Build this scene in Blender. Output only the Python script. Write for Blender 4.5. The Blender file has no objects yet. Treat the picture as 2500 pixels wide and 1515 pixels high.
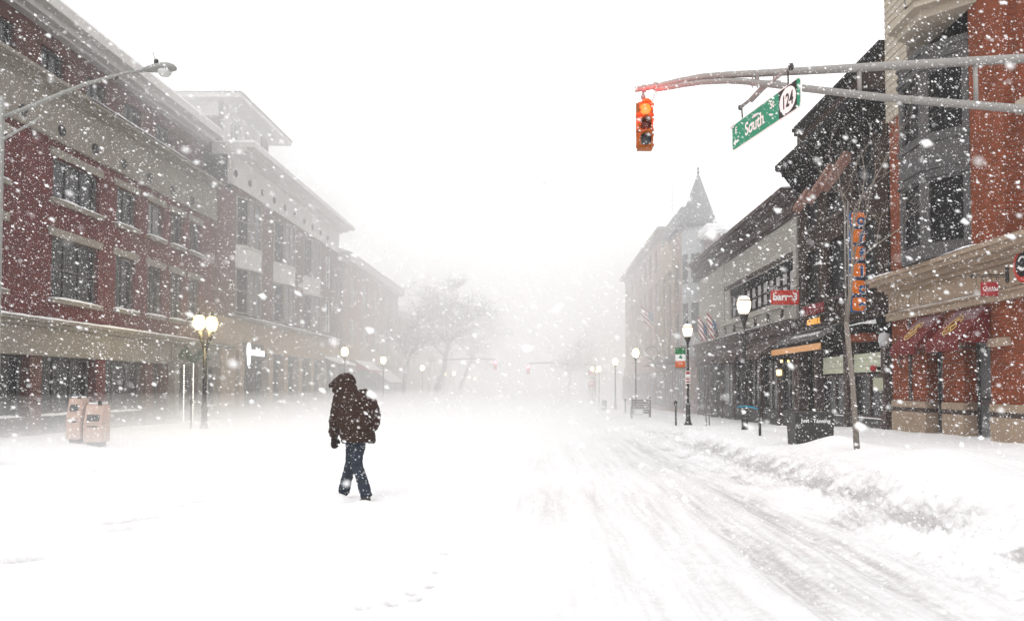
import bpy, bmesh, math, random
import numpy as np
from mathutils import Vector, Matrix, Euler, noise as mnoise

random.seed(7)
rng = np.random.default_rng(7)
R = math.radians
scene = bpy.context.scene
COL = scene.collection

# ------------------------------------------------------------------ camera
cam_d = bpy.data.cameras.new('camera')
cam = bpy.data.objects.new('camera', cam_d)
COL.objects.link(cam)
cam.location = (0, 0, 1.45)
cam.rotation_euler = (R(90 + 1.8), 0, 0)
cam_d.sensor_width = 36
cam_d.lens = 27.36
cam_d.shift_x = -0.0288
cam_d.shift_y = 0.051
cam_d.clip_start = 0.05
cam_d.clip_end = 3000
cam_d.dof.use_dof = True
cam_d.dof.focus_distance = 15
cam_d.dof.aperture_fstop = 2.8
scene.camera = cam

# ------------------------------------------------------------------ sky, sun, exposure
SUN_EL, SUN_ROT = R(50), R(200)
world = bpy.data.worlds.new('World')
scene.world = world
world.use_nodes = True
wn, wl = world.node_tree.nodes, world.node_tree.links
wn.clear()
sky = wn.new('ShaderNodeTexSky')
sky.sky_type = 'NISHITA'
sky.sun_disc = False
sky.sun_elevation = SUN_EL
sky.sun_rotation = SUN_ROT
sky.dust_density = 6.0
sky.air_density = 1.0
hsv = wn.new('ShaderNodeHueSaturation')          # an overcast sky has no blue in it
hsv.inputs['Saturation'].default_value = 0.04
mixw = wn.new('ShaderNodeMix'); mixw.data_type = 'RGBA'
mixw.inputs[0].default_value = 0.75
mixw.inputs[7].default_value = (10.9, 10.9, 10.95, 1)   # the even cloud layer
bg = wn.new('ShaderNodeBackground'); bg.inputs[1].default_value = 0.15
wo = wn.new('ShaderNodeOutputWorld')
wl.new(sky.outputs[0], hsv.inputs['Color'])
wl.new(hsv.outputs[0], mixw.inputs[6])
wl.new(mixw.outputs[2], bg.inputs[0])
wl.new(bg.outputs[0], wo.inputs[0])
sun_d = bpy.data.lights.new('sun', 'SUN')
sun_d.energy = 0.5
sun_d.angle = R(30)
sun_d.color = (1, .97, .94)
sun = bpy.data.objects.new('sun', sun_d)
COL.objects.link(sun)
sun.rotation_euler = (R(90) - SUN_EL, 0, R(180) - SUN_ROT)
vs = scene.view_settings
scene.display_settings.display_device = 'sRGB'
vs.view_transform = 'Standard'
vs.look = 'None'
vs.gamma = 1
vs.use_curve_mapping = False
vs.exposure = 0.0
scene.render.engine = 'CYCLES'
scene.cycles.max_bounces = 16
scene.cycles.volume_bounces = 12
scene.cycles.use_denoising = True
scene.cycles.sample_clamp_indirect = 6

# ------------------------------------------------------------------ haze: one closed even box of snowy air
HAZE_DENSITY = 0.0012

# ------------------------------------------------------------------ materials
MATS = {}
def new_mat(name):
    m = bpy.data.materials.new(name); m.use_nodes = True
    return m, m.node_tree.nodes, m.node_tree.links, m.node_tree.nodes['Principled BSDF']

def mat(name, c, rough=.8, var=.15, scale=3.0, bump=.15, bscale=40, metal=0.0, spec=.2, stretch=None):
    if name in MATS: return MATS[name]
    m, n, l, p = new_mat(name)
    p.inputs['Roughness'].default_value = rough
    p.inputs['Metallic'].default_value = metal
    p.inputs['Specular IOR Level'].default_value = spec
    tc = n.new('ShaderNodeTexCoord')
    mp = n.new('ShaderNodeMapping')
    if stretch: mp.inputs['Scale'].default_value = stretch
    l.new(tc.outputs['Object'], mp.inputs[0])
    nz = n.new('ShaderNodeTexNoise'); nz.inputs['Scale'].default_value = scale
    nz.inputs['Detail'].default_value = 6; nz.inputs['Roughness'].default_value = .65
    l.new(mp.outputs[0], nz.inputs['Vector'])
    mx = n.new('ShaderNodeMix'); mx.data_type = 'RGBA'
    mx.inputs[6].default_value = (*[max(0, v*(1-var*1.6)) for v in c], 1)
    mx.inputs[7].default_value = (*[min(1, v*(1+var*1.6)) for v in c], 1)
    l.new(nz.outputs['Fac'], mx.inputs[0])
    l.new(mx.outputs[2], p.inputs['Base Color'])
    if bump:
        n2 = n.new('ShaderNodeTexNoise'); n2.inputs['Scale'].default_value = bscale
        n2.inputs['Detail'].default_value = 4
        l.new(mp.outputs[0], n2.inputs['Vector'])
        b = n.new('ShaderNodeBump'); b.inputs['Strength'].default_value = bump; b.inputs['Distance'].default_value = .02
        l.new(n2.outputs['Fac'], b.inputs['Height']); l.new(b.outputs[0], p.inputs['Normal'])
    MATS[name] = m
    return m

def brick_mat(name, c1, c2, mortar, bw=.21, bh=.068):
    m, n, l, p = new_mat(name)
    p.inputs['Roughness'].default_value = .88
    p.inputs['Specular IOR Level'].default_value = .12
    tc = n.new('ShaderNodeTexCoord'); sp = n.new('ShaderNodeSeparateXYZ')
    l.new(tc.outputs['Object'], sp.inputs[0])
    ad = n.new('ShaderNodeMath'); l.new(sp.outputs[0], ad.inputs[0]); l.new(sp.outputs[1], ad.inputs[1])
    cb = n.new('ShaderNodeCombineXYZ'); l.new(ad.outputs[0], cb.inputs[0]); l.new(sp.outputs[2], cb.inputs[1])
    bt = n.new('ShaderNodeTexBrick')
    bt.inputs['Scale'].default_value = 1
    bt.inputs['Brick Width'].default_value = bw; bt.inputs['Row Height'].default_value = bh
    bt.inputs['Mortar Size'].default_value = .009; bt.inputs['Bias'].default_value = 0
    bt.inputs['Color1'].default_value = (*c1, 1); bt.inputs['Color2'].default_value = (*c2, 1)
    bt.inputs['Mortar'].default_value = (*mortar, 1)
    l.new(cb.outputs[0], bt.inputs['Vector'])
    nz = n.new('ShaderNodeTexNoise'); nz.inputs['Scale'].default_value = 1.3; nz.inputs['Detail'].default_value = 8
    l.new(tc.outputs['Object'], nz.inputs['Vector'])
    rp = n.new('ShaderNodeMapRange'); rp.inputs['To Min'].default_value = .6; rp.inputs['To Max'].default_value = 1.4
    l.new(nz.outputs['Fac'], rp.inputs['Value'])
    mu = n.new('ShaderNodeMix'); mu.data_type = 'RGBA'; mu.blend_type = 'MULTIPLY'; mu.inputs[0].default_value = 1
    l.new(bt.outputs['Color'], mu.inputs[6]); l.new(rp.outputs[0], mu.inputs[7])
    l.new(mu.outputs[2], p.inputs['Base Color'])
    b = n.new('ShaderNodeBump'); b.inputs['Strength'].default_value = .5; b.inputs['Distance'].default_value = .01
    b.invert = True
    l.new(bt.outputs['Fac'], b.inputs['Height']); l.new(b.outputs[0], p.inputs['Normal'])
    MATS[name] = m
    return m

def emit_mat(name, c, s, base=(.9, .9, .9)):
    m, n, l, p = new_mat(name)
    p.inputs['Base Color'].default_value = (*base, 1)
    p.inputs['Emission Color'].default_value = (*c, 1)
    p.inputs['Emission Strength'].default_value = s
    p.inputs['Roughness'].default_value = .4
    MATS[name] = m
    return m

def glass_mat(name, c, rough=.12):
    m, n, l, p = new_mat(name)
    p.inputs['Roughness'].default_value = rough
    p.inputs['Specular IOR Level'].default_value = .5
    tc = n.new('ShaderNodeTexCoord')
    nz = n.new('ShaderNodeTexNoise'); nz.inputs['Scale'].default_value = .9; nz.inputs['Detail'].default_value = 3
    l.new(tc.outputs['Object'], nz.inputs['Vector'])
    mx = n.new('ShaderNodeMix'); mx.data_type = 'RGBA'
    mx.inputs[6].default_value = (*[v*.4 for v in c], 1); mx.inputs[7].default_value = (*[v*1.6 for v in c], 1)
    l.new(nz.outputs['Fac'], mx.inputs[0]); l.new(mx.outputs[2], p.inputs['Base Color'])
    p.inputs['Specular IOR Level'].default_value = .1 if c[0] < .01 else .5
    b = n.new('ShaderNodeBump'); b.inputs['Strength'].default_value = .06; b.inputs['Distance'].default_value = .05
    l.new(nz.outputs['Fac'], b.inputs['Height']); l.new(b.outputs[0], p.inputs['Normal'])
    MATS[name] = m
    return m

M_BRICK = brick_mat('red_brick', (.12, .022, .022), (.075, .016, .017), (.11, .075, .07))
M_BRICK2 = brick_mat('brown_brick', (.12, .045, .037), (.085, .036, .03), (.13, .10, .09))
M_BRICK3 = brick_mat('orange_brick', (.25, .050, .016), (.16, .036, .013), (.15, .075, .05))
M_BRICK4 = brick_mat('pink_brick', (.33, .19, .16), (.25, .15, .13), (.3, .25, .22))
M_DARKBRICK = brick_mat('dark_brick', (.030, .017, .012), (.042, .022, .015), (.038, .027, .021))
M_LIME = mat('limestone', (.21, .19, .165), .85, .12, 2)
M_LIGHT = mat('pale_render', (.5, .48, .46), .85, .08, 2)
M_WHITE = mat('white_paint', (.7, .7, .7), .6, .05)
M_TAN = mat('tan_stone', (.31, .235, .17), .85, .14, 3)
M_CREAM = mat('cream_render', (.40, .35, .28), .8, .08, 2)
M_CLAP = mat('grey_cream_siding', (.31, .29, .26), .75, .08, 3, stretch=(1, .2, 3))
M_GREYW = mat('grey_painted_wood', (.075, .071, .072), .65, .12, 5)
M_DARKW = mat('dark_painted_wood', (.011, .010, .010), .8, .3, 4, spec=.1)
M_BROWNTRIM = mat('brown_trim', (.065, .045, .040), .7, .15, 4)
M_IRON = mat('dark_iron', (.022, .02, .019), .5, .2, 12, spec=.5)
M_GALV = mat('galvanised_steel', (.27, .255, .24), .55, .12, 14, metal=.3)
M_ALU = mat('grey_aluminium', (.25, .25, .235), .5, .1, 10, metal=.2)
M_GLASS = glass_mat('window_glass', (.018, .019, .021), .2)
M_GLASSG = glass_mat('pale_window_glass', (.16, .165, .17), .3)
M_GLASSD = glass_mat('black_window_glass', (.006, .006, .007), .45)
M_ROOF = mat('slate_roof', (.11, .11, .12), .8, .2, 6)
M_AWN_R = mat('burgundy_canvas', (.12, .017, .016), .85, .15, 6)
M_RED = mat('red_sign_paint', (.50, .035, .02), .5, .1, 8)
M_RED2 = mat('dull_red_paint', (.33, .03, .035), .55, .15, 8)
M_GOLD = mat('gold_print', (.55, .36, .12), .5, .1, 20)
M_SIGNW = mat('white_sign_film', (.8, .8, .78), .5, .04, 20)
M_SIGNG = mat('green_sign_film', (.015, .24, .13), .45, .1, 10)
M_SIGNK = mat('black_sign_film', (.02, .02, .022), .5, .1, 10)
M_ORANGE = mat('orange_enamel', (.62, .15, .008), .5, .1, 12)
M_BLUE = mat('blue_enamel', (.012, .08, .22), .5, .1, 12)
M_YEL = mat('signal_orange', (.36, .10, .015), .5, .15, 12)
M_BARK = mat('bark', (.055, .045, .038), .9, .3, 25, bump=.5, stretch=(1, 1, .3))
M_BARK2 = mat('pale_bark', (.19, .165, .14), .9, .25, 25, bump=.5, stretch=(1, 1, .3))
M_PINK = mat('salmon_fabric', (.24, .12, .09), .8, .1, 5)
M_COAT = mat('coat_fabric', (.033, .017, .012), .85, .5, 14, bump=.5, bscale=60)
M_JEANS = mat('denim', (.024, .031, .044), .9, .5, 12, bump=.4, bscale=120)
M_SKIN = mat('skin', (.45, .27, .2), .6, .05)
M_GLOVE = mat('dark_glove', (.02, .013, .012), .7, .2)
M_BOOT = mat('boot_leather', (.05, .045, .045), .6, .2)
M_NEWS = mat('faded_salmon_plastic', (.46, .335, .28), .6, .1, 5)
M_FLAKE = mat('snowflake', (.95, .95, .95), .9, 0, 1, bump=0)

def snow_material():
    m, n, l, p = new_mat('snow')
    p.inputs['Roughness'].default_value = .75
    p.inputs['Specular IOR Level'].default_value = .2
    tc = n.new('ShaderNodeTexCoord')
    at = n.new('ShaderNodeAttribute'); at.attribute_name = 'dirt'
    nz = n.new('ShaderNodeTexNoise'); nz.inputs['Scale'].default_value = 12; nz.inputs['Detail'].default_value = 9
    nz.inputs['Roughness'].default_value = .8
    l.new(tc.outputs['Object'], nz.inputs['Vector'])
    mp = n.new('ShaderNodeMapping'); mp.inputs['Scale'].default_value = (14, .8, 3)
    l.new(tc.outputs['Object'], mp.inputs[0])
    st = n.new('ShaderNodeTexNoise'); st.inputs['Scale'].default_value = 1; st.inputs['Detail'].default_value = 5
    l.new(mp.outputs[0], st.inputs['Vector'])
    r1 = n.new('ShaderNodeMapRange'); r1.inputs['From Min'].default_value = .3; r1.inputs['From Max'].default_value = .75
    l.new(st.outputs['Fac'], r1.inputs['Value'])
    r2 = n.new('ShaderNodeMapRange'); r2.inputs['From Min'].default_value = .35; r2.inputs['From Max'].default_value = .75
    l.new(nz.outputs['Fac'], r2.inputs['Value'])
    av = n.new('ShaderNodeMath'); av.operation = 'ADD'; l.new(r1.outputs[0], av.inputs[0]); l.new(r2.outputs[0], av.inputs[1])
    mu = n.new('ShaderNodeMath'); mu.operation = 'MULTIPLY'; mu.use_clamp = True
    l.new(av.outputs[0], mu.inputs[0]); l.new(at.outputs['Fac'], mu.inputs[1])
    mx = n.new('ShaderNodeMix'); mx.data_type = 'RGBA'
    mx.inputs[6].default_value = (.80, .80, .805, 1); mx.inputs[7].default_value = (.44, .43, .425, 1)
    l.new(mu.outputs[0], mx.inputs[0]); l.new(mx.outputs[2], p.inputs['Base Color'])
    n2 = n.new('ShaderNodeTexNoise'); n2.inputs['Scale'].default_value = 30; n2.inputs['Detail'].default_value = 5
    l.new(tc.outputs['Object'], n2.inputs['Vector'])
    b = n.new('ShaderNodeBump'); b.inputs['Strength'].default_value = .45; b.inputs['Distance'].default_value = .025
    l.new(n2.outputs['Fac'], b.inputs['Height']); l.new(b.outputs[0], p.inputs['Normal'])
    return m
M_SNOW = snow_material()

# ------------------------------------------------------------------ object helpers
def tag(o, label=None, cat=None, group=None, kind=None):
    if label: o['label'] = label
    if cat: o['category'] = cat
    if group: o['group'] = group
    if kind: o['kind'] = kind
    return o

def thing(name, loc, label, cat, group=None):
    o = bpy.data.objects.new(name, None); COL.objects.link(o)
    o.location = loc; o.empty_display_size = .3
    return tag(o, label, cat, group)

def root_of(o):
    while o.parent: o = o.parent
    return o

class MB:
    """collects vertices and faces in world coordinates; build() links them as one mesh object"""
    def __init__(s): s.v = []; s.f = []; s.sm = []
    def add(s, vs_, fs, smooth=False):
        b = len(s.v); s.v += [tuple(p) for p in vs_]
        for f in fs: s.f.append([b+i for i in f]); s.sm.append(smooth)
        return s
    def box(s, x0, x1, y0, y1, z0, z1, rot=None, c=None):
        if x0 > x1: x0, x1 = x1, x0
        v = [(x, y, z) for z in (z0, z1) for y in (y0, y1) for x in (x0, x1)]
        if rot is not None:
            c = Vector(c if c else ((x0+x1)/2, (y0+y1)/2, (z0+z1)/2))
            mt = Euler(rot).to_matrix()
            v = [mt @ (Vector(p)-c) + c for p in v]
        return s.add(v, [(0, 2, 3, 1), (4, 5, 7, 6), (0, 1, 5, 4), (1, 3, 7, 5), (3, 2, 6, 7), (2, 0, 4, 6)])
    def tube(s, pts, rad, n=8, cap=True):
        pts = [Vector(p) for p in pts]
        if not isinstance(rad, (list, tuple)): rad = [rad]*len(pts)
        rings = []; prev = None
        for i, p in enumerate(pts):
            d = (pts[min(i+1, len(pts)-1)] - pts[max(i-1, 0)]).normalized()
            if prev is None:
                a = Vector((0, 0, 1)) if abs(d.z) < .9 else Vector((0, 1, 0))
                u = d.cross(a).normalized()
            else:
                u = (prev - d*prev.dot(d)).normalized()
            prev = u; w = d.cross(u)
            rings.append([p + (u*math.cos(2*math.pi*k/n) + w*math.sin(2*math.pi*k/n))*rad[i] for k in range(n)])
        vs_ = [q for r in rings for q in r]
        fs = []
        for i in range(len(pts)-1):
            for k in range(n):
                a, b = i*n+k, i*n+(k+1) % n
                fs.append((a, b, b+n, a+n))
        if cap:
            fs.append(tuple(range(n))[::-1]); fs.append(tuple((len(pts)-1)*n+k for k in range(n)))
        return s.add(vs_, fs, n > 5)
    def lathe(s, c, prof, n=16, axis='z'):
        """prof: (radius, height) pairs"""
        vs_ = []; fs = []
        for (r, h) in prof:
            for k in range(n):
                a = 2*math.pi*k/n
                q = (r*math.cos(a), r*math.sin(a), h)
                if axis == 'x': q = (q[2], q[0], q[1])
                if axis == 'y': q = (q[0], q[2], q[1])
                vs_.append((c[0]+q[0], c[1]+q[1], c[2]+q[2]))
        for i in range(len(prof)-1):
            for k in range(n):
                a, b = i*n+k, i*n+(k+1) % n
                fs.append((a, b, b+n, a+n))
        fs.append(tuple(range(n))[::-1]); fs.append(tuple((len(prof)-1)*n+k for k in range(n)))
        return s.add(vs_, fs, True)
    def prism(s, poly, axis, a0, a1):
        """poly: 2D points in the plane normal to axis"""
        n = len(poly); vs_ = []
        for a in (a0, a1):
            for (u, w) in poly:
                vs_.append({'x': (a, u, w), 'y': (u, a, w), 'z': (u, w, a)}[axis])
        fs = [tuple(range(n))[::-1], tuple(range(n, 2*n))]
        for k in range(n):
            fs.append((k, (k+1) % n, n+(k+1) % n, n+k))
        return s.add(vs_, fs)
    def build(s, name, m, parent=None, bevel=0, origin=None, **kw):
        me = bpy.data.meshes.new(name)
        if origin is None:
            origin = Vector(root_of(parent).location) if parent else Vector((0, 0, 0))
        vv = [(p[0]-origin[0], p[1]-origin[1], p[2]-origin[2]) for p in s.v]
        me.from_pydata(vv, [], s.f)
        me.polygons.foreach_set('use_smooth', s.sm)
        bm = bmesh.new(); bm.from_mesh(me); bmesh.ops.recalc_face_normals(bm, faces=bm.faces)
        if bevel:
            eds = [e for e in bm.edges if len(e.link_faces) == 2 and e.calc_face_angle(0) > .6]
            bmesh.ops.bevel(bm, geom=eds, offset=bevel, segments=2, affect='EDGES', clamp_overlap=True)
        bm.to_mesh(me); bm.free()
        me.materials.append(m)
        o = bpy.data.objects.new(name, me); COL.objects.link(o)
        if parent: o.parent = parent
        else: o.location = origin
        return tag(o, **kw)

def copy_tree(o, parent=None):
    c = o.copy(); COL.objects.link(c)
    if parent: c.parent = parent
    for ch in list(o.children): copy_tree(ch, c)
    return c

def text_obj(s, size, m, parent, loc, rot, name='lettering', ext=.01, align='CENTER', sx=1.0, label=None, bold=0.0, shear=0):
    cu = bpy.data.curves.new(name, 'FONT')
    cu.body = s; cu.size = size; cu.extrude = ext; cu.align_x = align; cu.align_y = 'CENTER'
    cu.offset = bold; cu.shear = shear
    cu.materials.append(m)
    tmp = bpy.data.objects.new('tmp', cu); COL.objects.link(tmp)
    me = bpy.data.meshes.new_from_object(tmp.evaluated_get(bpy.context.evaluated_depsgraph_get()))
    bpy.data.objects.remove(tmp); me.name = name
    o = bpy.data.objects.new(name, me); COL.objects.link(o)
    if parent:
        o.parent = parent
        loc = Vector(loc) - Vector(root_of(parent).location)
    o.location = loc; o.rotation_euler = rot; o.scale = (sx, 1, 1)
    if label: o['label'] = label
    return o

# value noise with numpy
_LAT = rng.random((256, 256))
def vnoise(x, y, f):
    x = x*f + 37.2; y = y*f + 11.9
    xi = np.floor(x).astype(int); yi = np.floor(y).astype(int)
    fx = x-xi; fy = y-yi
    fx = fx*fx*(3-2*fx); fy = fy*fy*(3-2*fy)
    g = lambda a, b: _LAT[a % 256, b % 256]
    return ((g(xi, yi)*(1-fx)+g(xi+1, yi)*fx)*(1-fy) + (g(xi, yi+1)*(1-fx)+g(xi+1, yi+1)*fx)*fy) - .5
def fbm(x, y, f, o=4, gain=.5):
    s = 0; a = 1
    for k in range(o):
        s = s + a*vnoise(x+k*7.3, y-k*3.1, f*2**k); a *= gain
    return s
def sst(a, b, x):
    t = np.clip((x-a)/(b-a), 0, 1); return t*t*(3-2*t)

# ================================================================== the ground, all under snow
FOOT = [(-4.51,6.89,.13),(-4.57,6.2,.12),(-4.78,8.89,.12),(-4.5,8.4,.1),(-4.62,9.22,.13),(-4.71,10.14,.09),(-4.6,10.6,.08),(-4.78,11.2,.08),
        (-.85,5.99,.035),(-.9,5.6,.04),(-1.04,5.44,.05),(-.89,7.25,.05),(-.85,7.99,.04),(-1.2,5.3,.05),(-.95,5.75,.04),
        (-.87,6.5,.04)]
def slope_z(y): return -.008*np.clip(y, 0, 200)
def height(x, y):
    x = np.asarray(x, float); y = np.asarray(y, float)
    h = slope_z(y) + .05*fbm(x, y, .25, 4) + .012*fbm(x, y, 2.5, 3)
    near = 1 - sst(18, 45, y)
    # wind ripples and drifts on the left
    h = h + .035*vnoise(x*.35+y*.2, y*.9, .9)*(1-sst(-1, 1, x))
    # wheel ruts
    for cx, w, d in ((2.72, .17, .05), (2.3, .12, .025), (1.95, .16, .045), (1.2, .14, .035), (.75, .12, .02), (.1, .2, .03), (3.25, .15, .03), (-.35, .18, .025), (-.9, .2, .02), (-1.6, .25, .012)):
        cc = cx + .06*vnoise(y*0+cx, y, .15)
        h = h - d*np.exp(-((x-cc)/w)**2)*(.55+.9*(vnoise(x*.3+cx, y, .35)+.5)) + .5*d*np.exp(-((x-cc-1.8*w)/(w*.6))**2)
    # cloddy debris towards the bank
    ed = sst(2.9, 3.7, x)*(1-sst(4.6, 5.2, x))
    h = h + ed*near*(.10*np.abs(fbm(x, y, 2.2, 4, .6)) + .05*fbm(x, y, 6, 3, .7))
    # ploughed bank: a rough cut face and a smooth wind-blown crest
    edge = 4.0 + .2*vnoise(x*0, y, .5) + .06*vnoise(x, y, 1.8)
    far = 1 - .45*sst(15, 30, y)
    crest = (.40-.25*sst(23, 33, y)) + .14*vnoise(x*.6, y, .45)*far*(1-.6*sst(5.6, 7.2, x))
    h = h + crest*(.6*sst(edge, edge+.8, x)+.4*sst(edge, edge+1.9, x))
    face = np.exp(-((x-edge-.25)/.33)**2)
    h = h + face*near*(.03*fbm(x, y, 4.0, 3, .7) + .075*fbm(x, y, 12., 4, .8))
    h = h + np.exp(-((x-3.75)/.5)**2)*near*.03*np.maximum(0, fbm(x, y, 7., 3, .8)-.05)*4
    h = h + .16*np.exp(-((x-5.9)/.9)**2-((y-11.6)/1.0)**2) + .12*np.exp(-((x-5.2)/.7)**2-((y-9.4)/1.2)**2)
    h = h + .20*np.exp(-((x-5.95)/.55)**2-((y-15.7)/.55)**2)            # heap in front of the black bin
    h = h + .10*np.exp(-((x-5.7)/.5)**2-((y-13.2)/.5)**2)
    h = h + .05*sst(8.6, 9.6, x)*(1-sst(20, 30, y))*(1+vnoise(x, y, .8)) # drift against the shopfronts
    # pavement on the left
    h = h + .20*sst(-10.4, -11.9, x) if False else h + .20*(1-sst(-11.9, -10.4, x))
    h = h + .085*np.exp(-((x+2.80)/.16)**2-((y-10.72)/.12)**2) + .05*np.exp(-((x+2.95)/.13)**2-((y-10.85)/.2)**2) + .05*np.exp(-((x+2.36)/.15)**2-((y-10.36)/.1)**2)
    for fx, fy, fr in FOOT:
        h = h - .8*fr*np.exp(-((x-fx)/fr)**2-((y-fy)/(fr*1.5))**2)
    return h
def hz(x, y): return float(height(np.array([x]), np.array([y]))[0])
def dirt(x, y):
    d = 0*x + .03 + .20*sst(-1.2, .6, x)*np.clip(.55+1.5*fbm(x*1.6, y*.35, .9, 4), 0, 1.3)
    for cx, w, a in ((2.72, .2, .75), (2.35, .2, .4), (1.95, .22, .65), (1.3, .25, .4), (.7, .2, .35), (3.25, .2, .3), (.1, .25, .35), (-.35, .2, .25), (-.9, .22, .18)):
        d = d + a*np.exp(-((x-cx-.05)/w)**2)*np.clip(.6+1.2*vnoise(x*.3+cx, y, .3), .1, 1.3)
    edge = 4.3
    d = d + (1.0*np.exp(-((x-4.2)/.33)**2)*np.clip(.7+1.6*fbm(x, y, 2.5, 3), 0, 1.6) + .5*np.exp(-((x-3.5)/.5)**2)*np.clip(.2+2.2*fbm(x, y, 1.5, 3), 0, 1.5))*(1-.5*sst(12, 30, y))
    d = d*(1-.6*sst(15, 50, y))
    for fx, fy, fr in FOOT:
        d = d + 1.1*np.exp(-((x-fx)/fr)**2-((y-fy)/(fr*1.5))**2)
    return np.clip(d, 0, 1.4)

def sheet(name, xs, ys, **kw):
    X, Y = np.meshgrid(xs, ys)
    Z = height(X, Y)
    nx, ny = len(xs), len(ys)
    co = np.stack([X.ravel(), Y.ravel(), Z.ravel()], 1)
    i = np.arange(nx*ny).reshape(ny, nx)
    q = np.stack([i[:-1, :-1], i[:-1, 1:], i[1:, 1:], i[1:, :-1]], -1).reshape(-1, 4)
    me = bpy.data.meshes.new(name)
    me.vertices.add(len(co)); me.vertices.foreach_set('co', co.ravel())
    me.loops.add(q.size); me.loops.foreach_set('vertex_index', q.ravel())
    me.polygons.add(len(q)); me.polygons.foreach_set('loop_start', np.arange(0, q.size, 4))
    me.polygons.foreach_set('loop_total', np.full(len(q), 4))
    me.update()
    me.polygons.foreach_set('use_smooth', np.ones(len(q), bool))
    at = me.attributes.new('dirt', 'FLOAT', 'POINT'); at.data.foreach_set('value', dirt(X, Y).ravel())
    me.materials.append(M_SNOW)
    o = bpy.data.objects.new(name, me); COL.objects.link(o)
    return tag(o, **kw)

ys = np.concatenate([np.linspace(-6, 3.8, 12)[:-1], 3.8*np.power(32/3.8, np.linspace(0, 1, 470)), 32*np.power(420/32, np.linspace(0, 1, 90))[1:]])
sheet('road', np.concatenate([np.linspace(-10.4, -3, 70)[:-1], np.linspace(-3, 3.6, 190)]), ys, kind='structure')
sheet('snow_bank', np.linspace(3.6, 5.3, 75), ys, kind='structure')
sheet('pavement', np.concatenate([np.linspace(5.3, 9.8, 70), [10.5, 12, 16, 30, 60]]), ys, kind='structure')
sheet('pavement', np.concatenate([[-60, -30, -20, -17], np.linspace(-16, -10.4, 50)]), ys, kind='structure')
g = MB(); g.add([(-500, -20, -.9), (500, -20, -.9), (500, 200, -2.4), (-500, 200, -2.4), (500, 500, -2.4), (-500, 500, -2.4)], [(0, 1, 2, 3), (3, 2, 4, 5)])
g.build('ground', M_SNOW, kind='structure')

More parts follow.
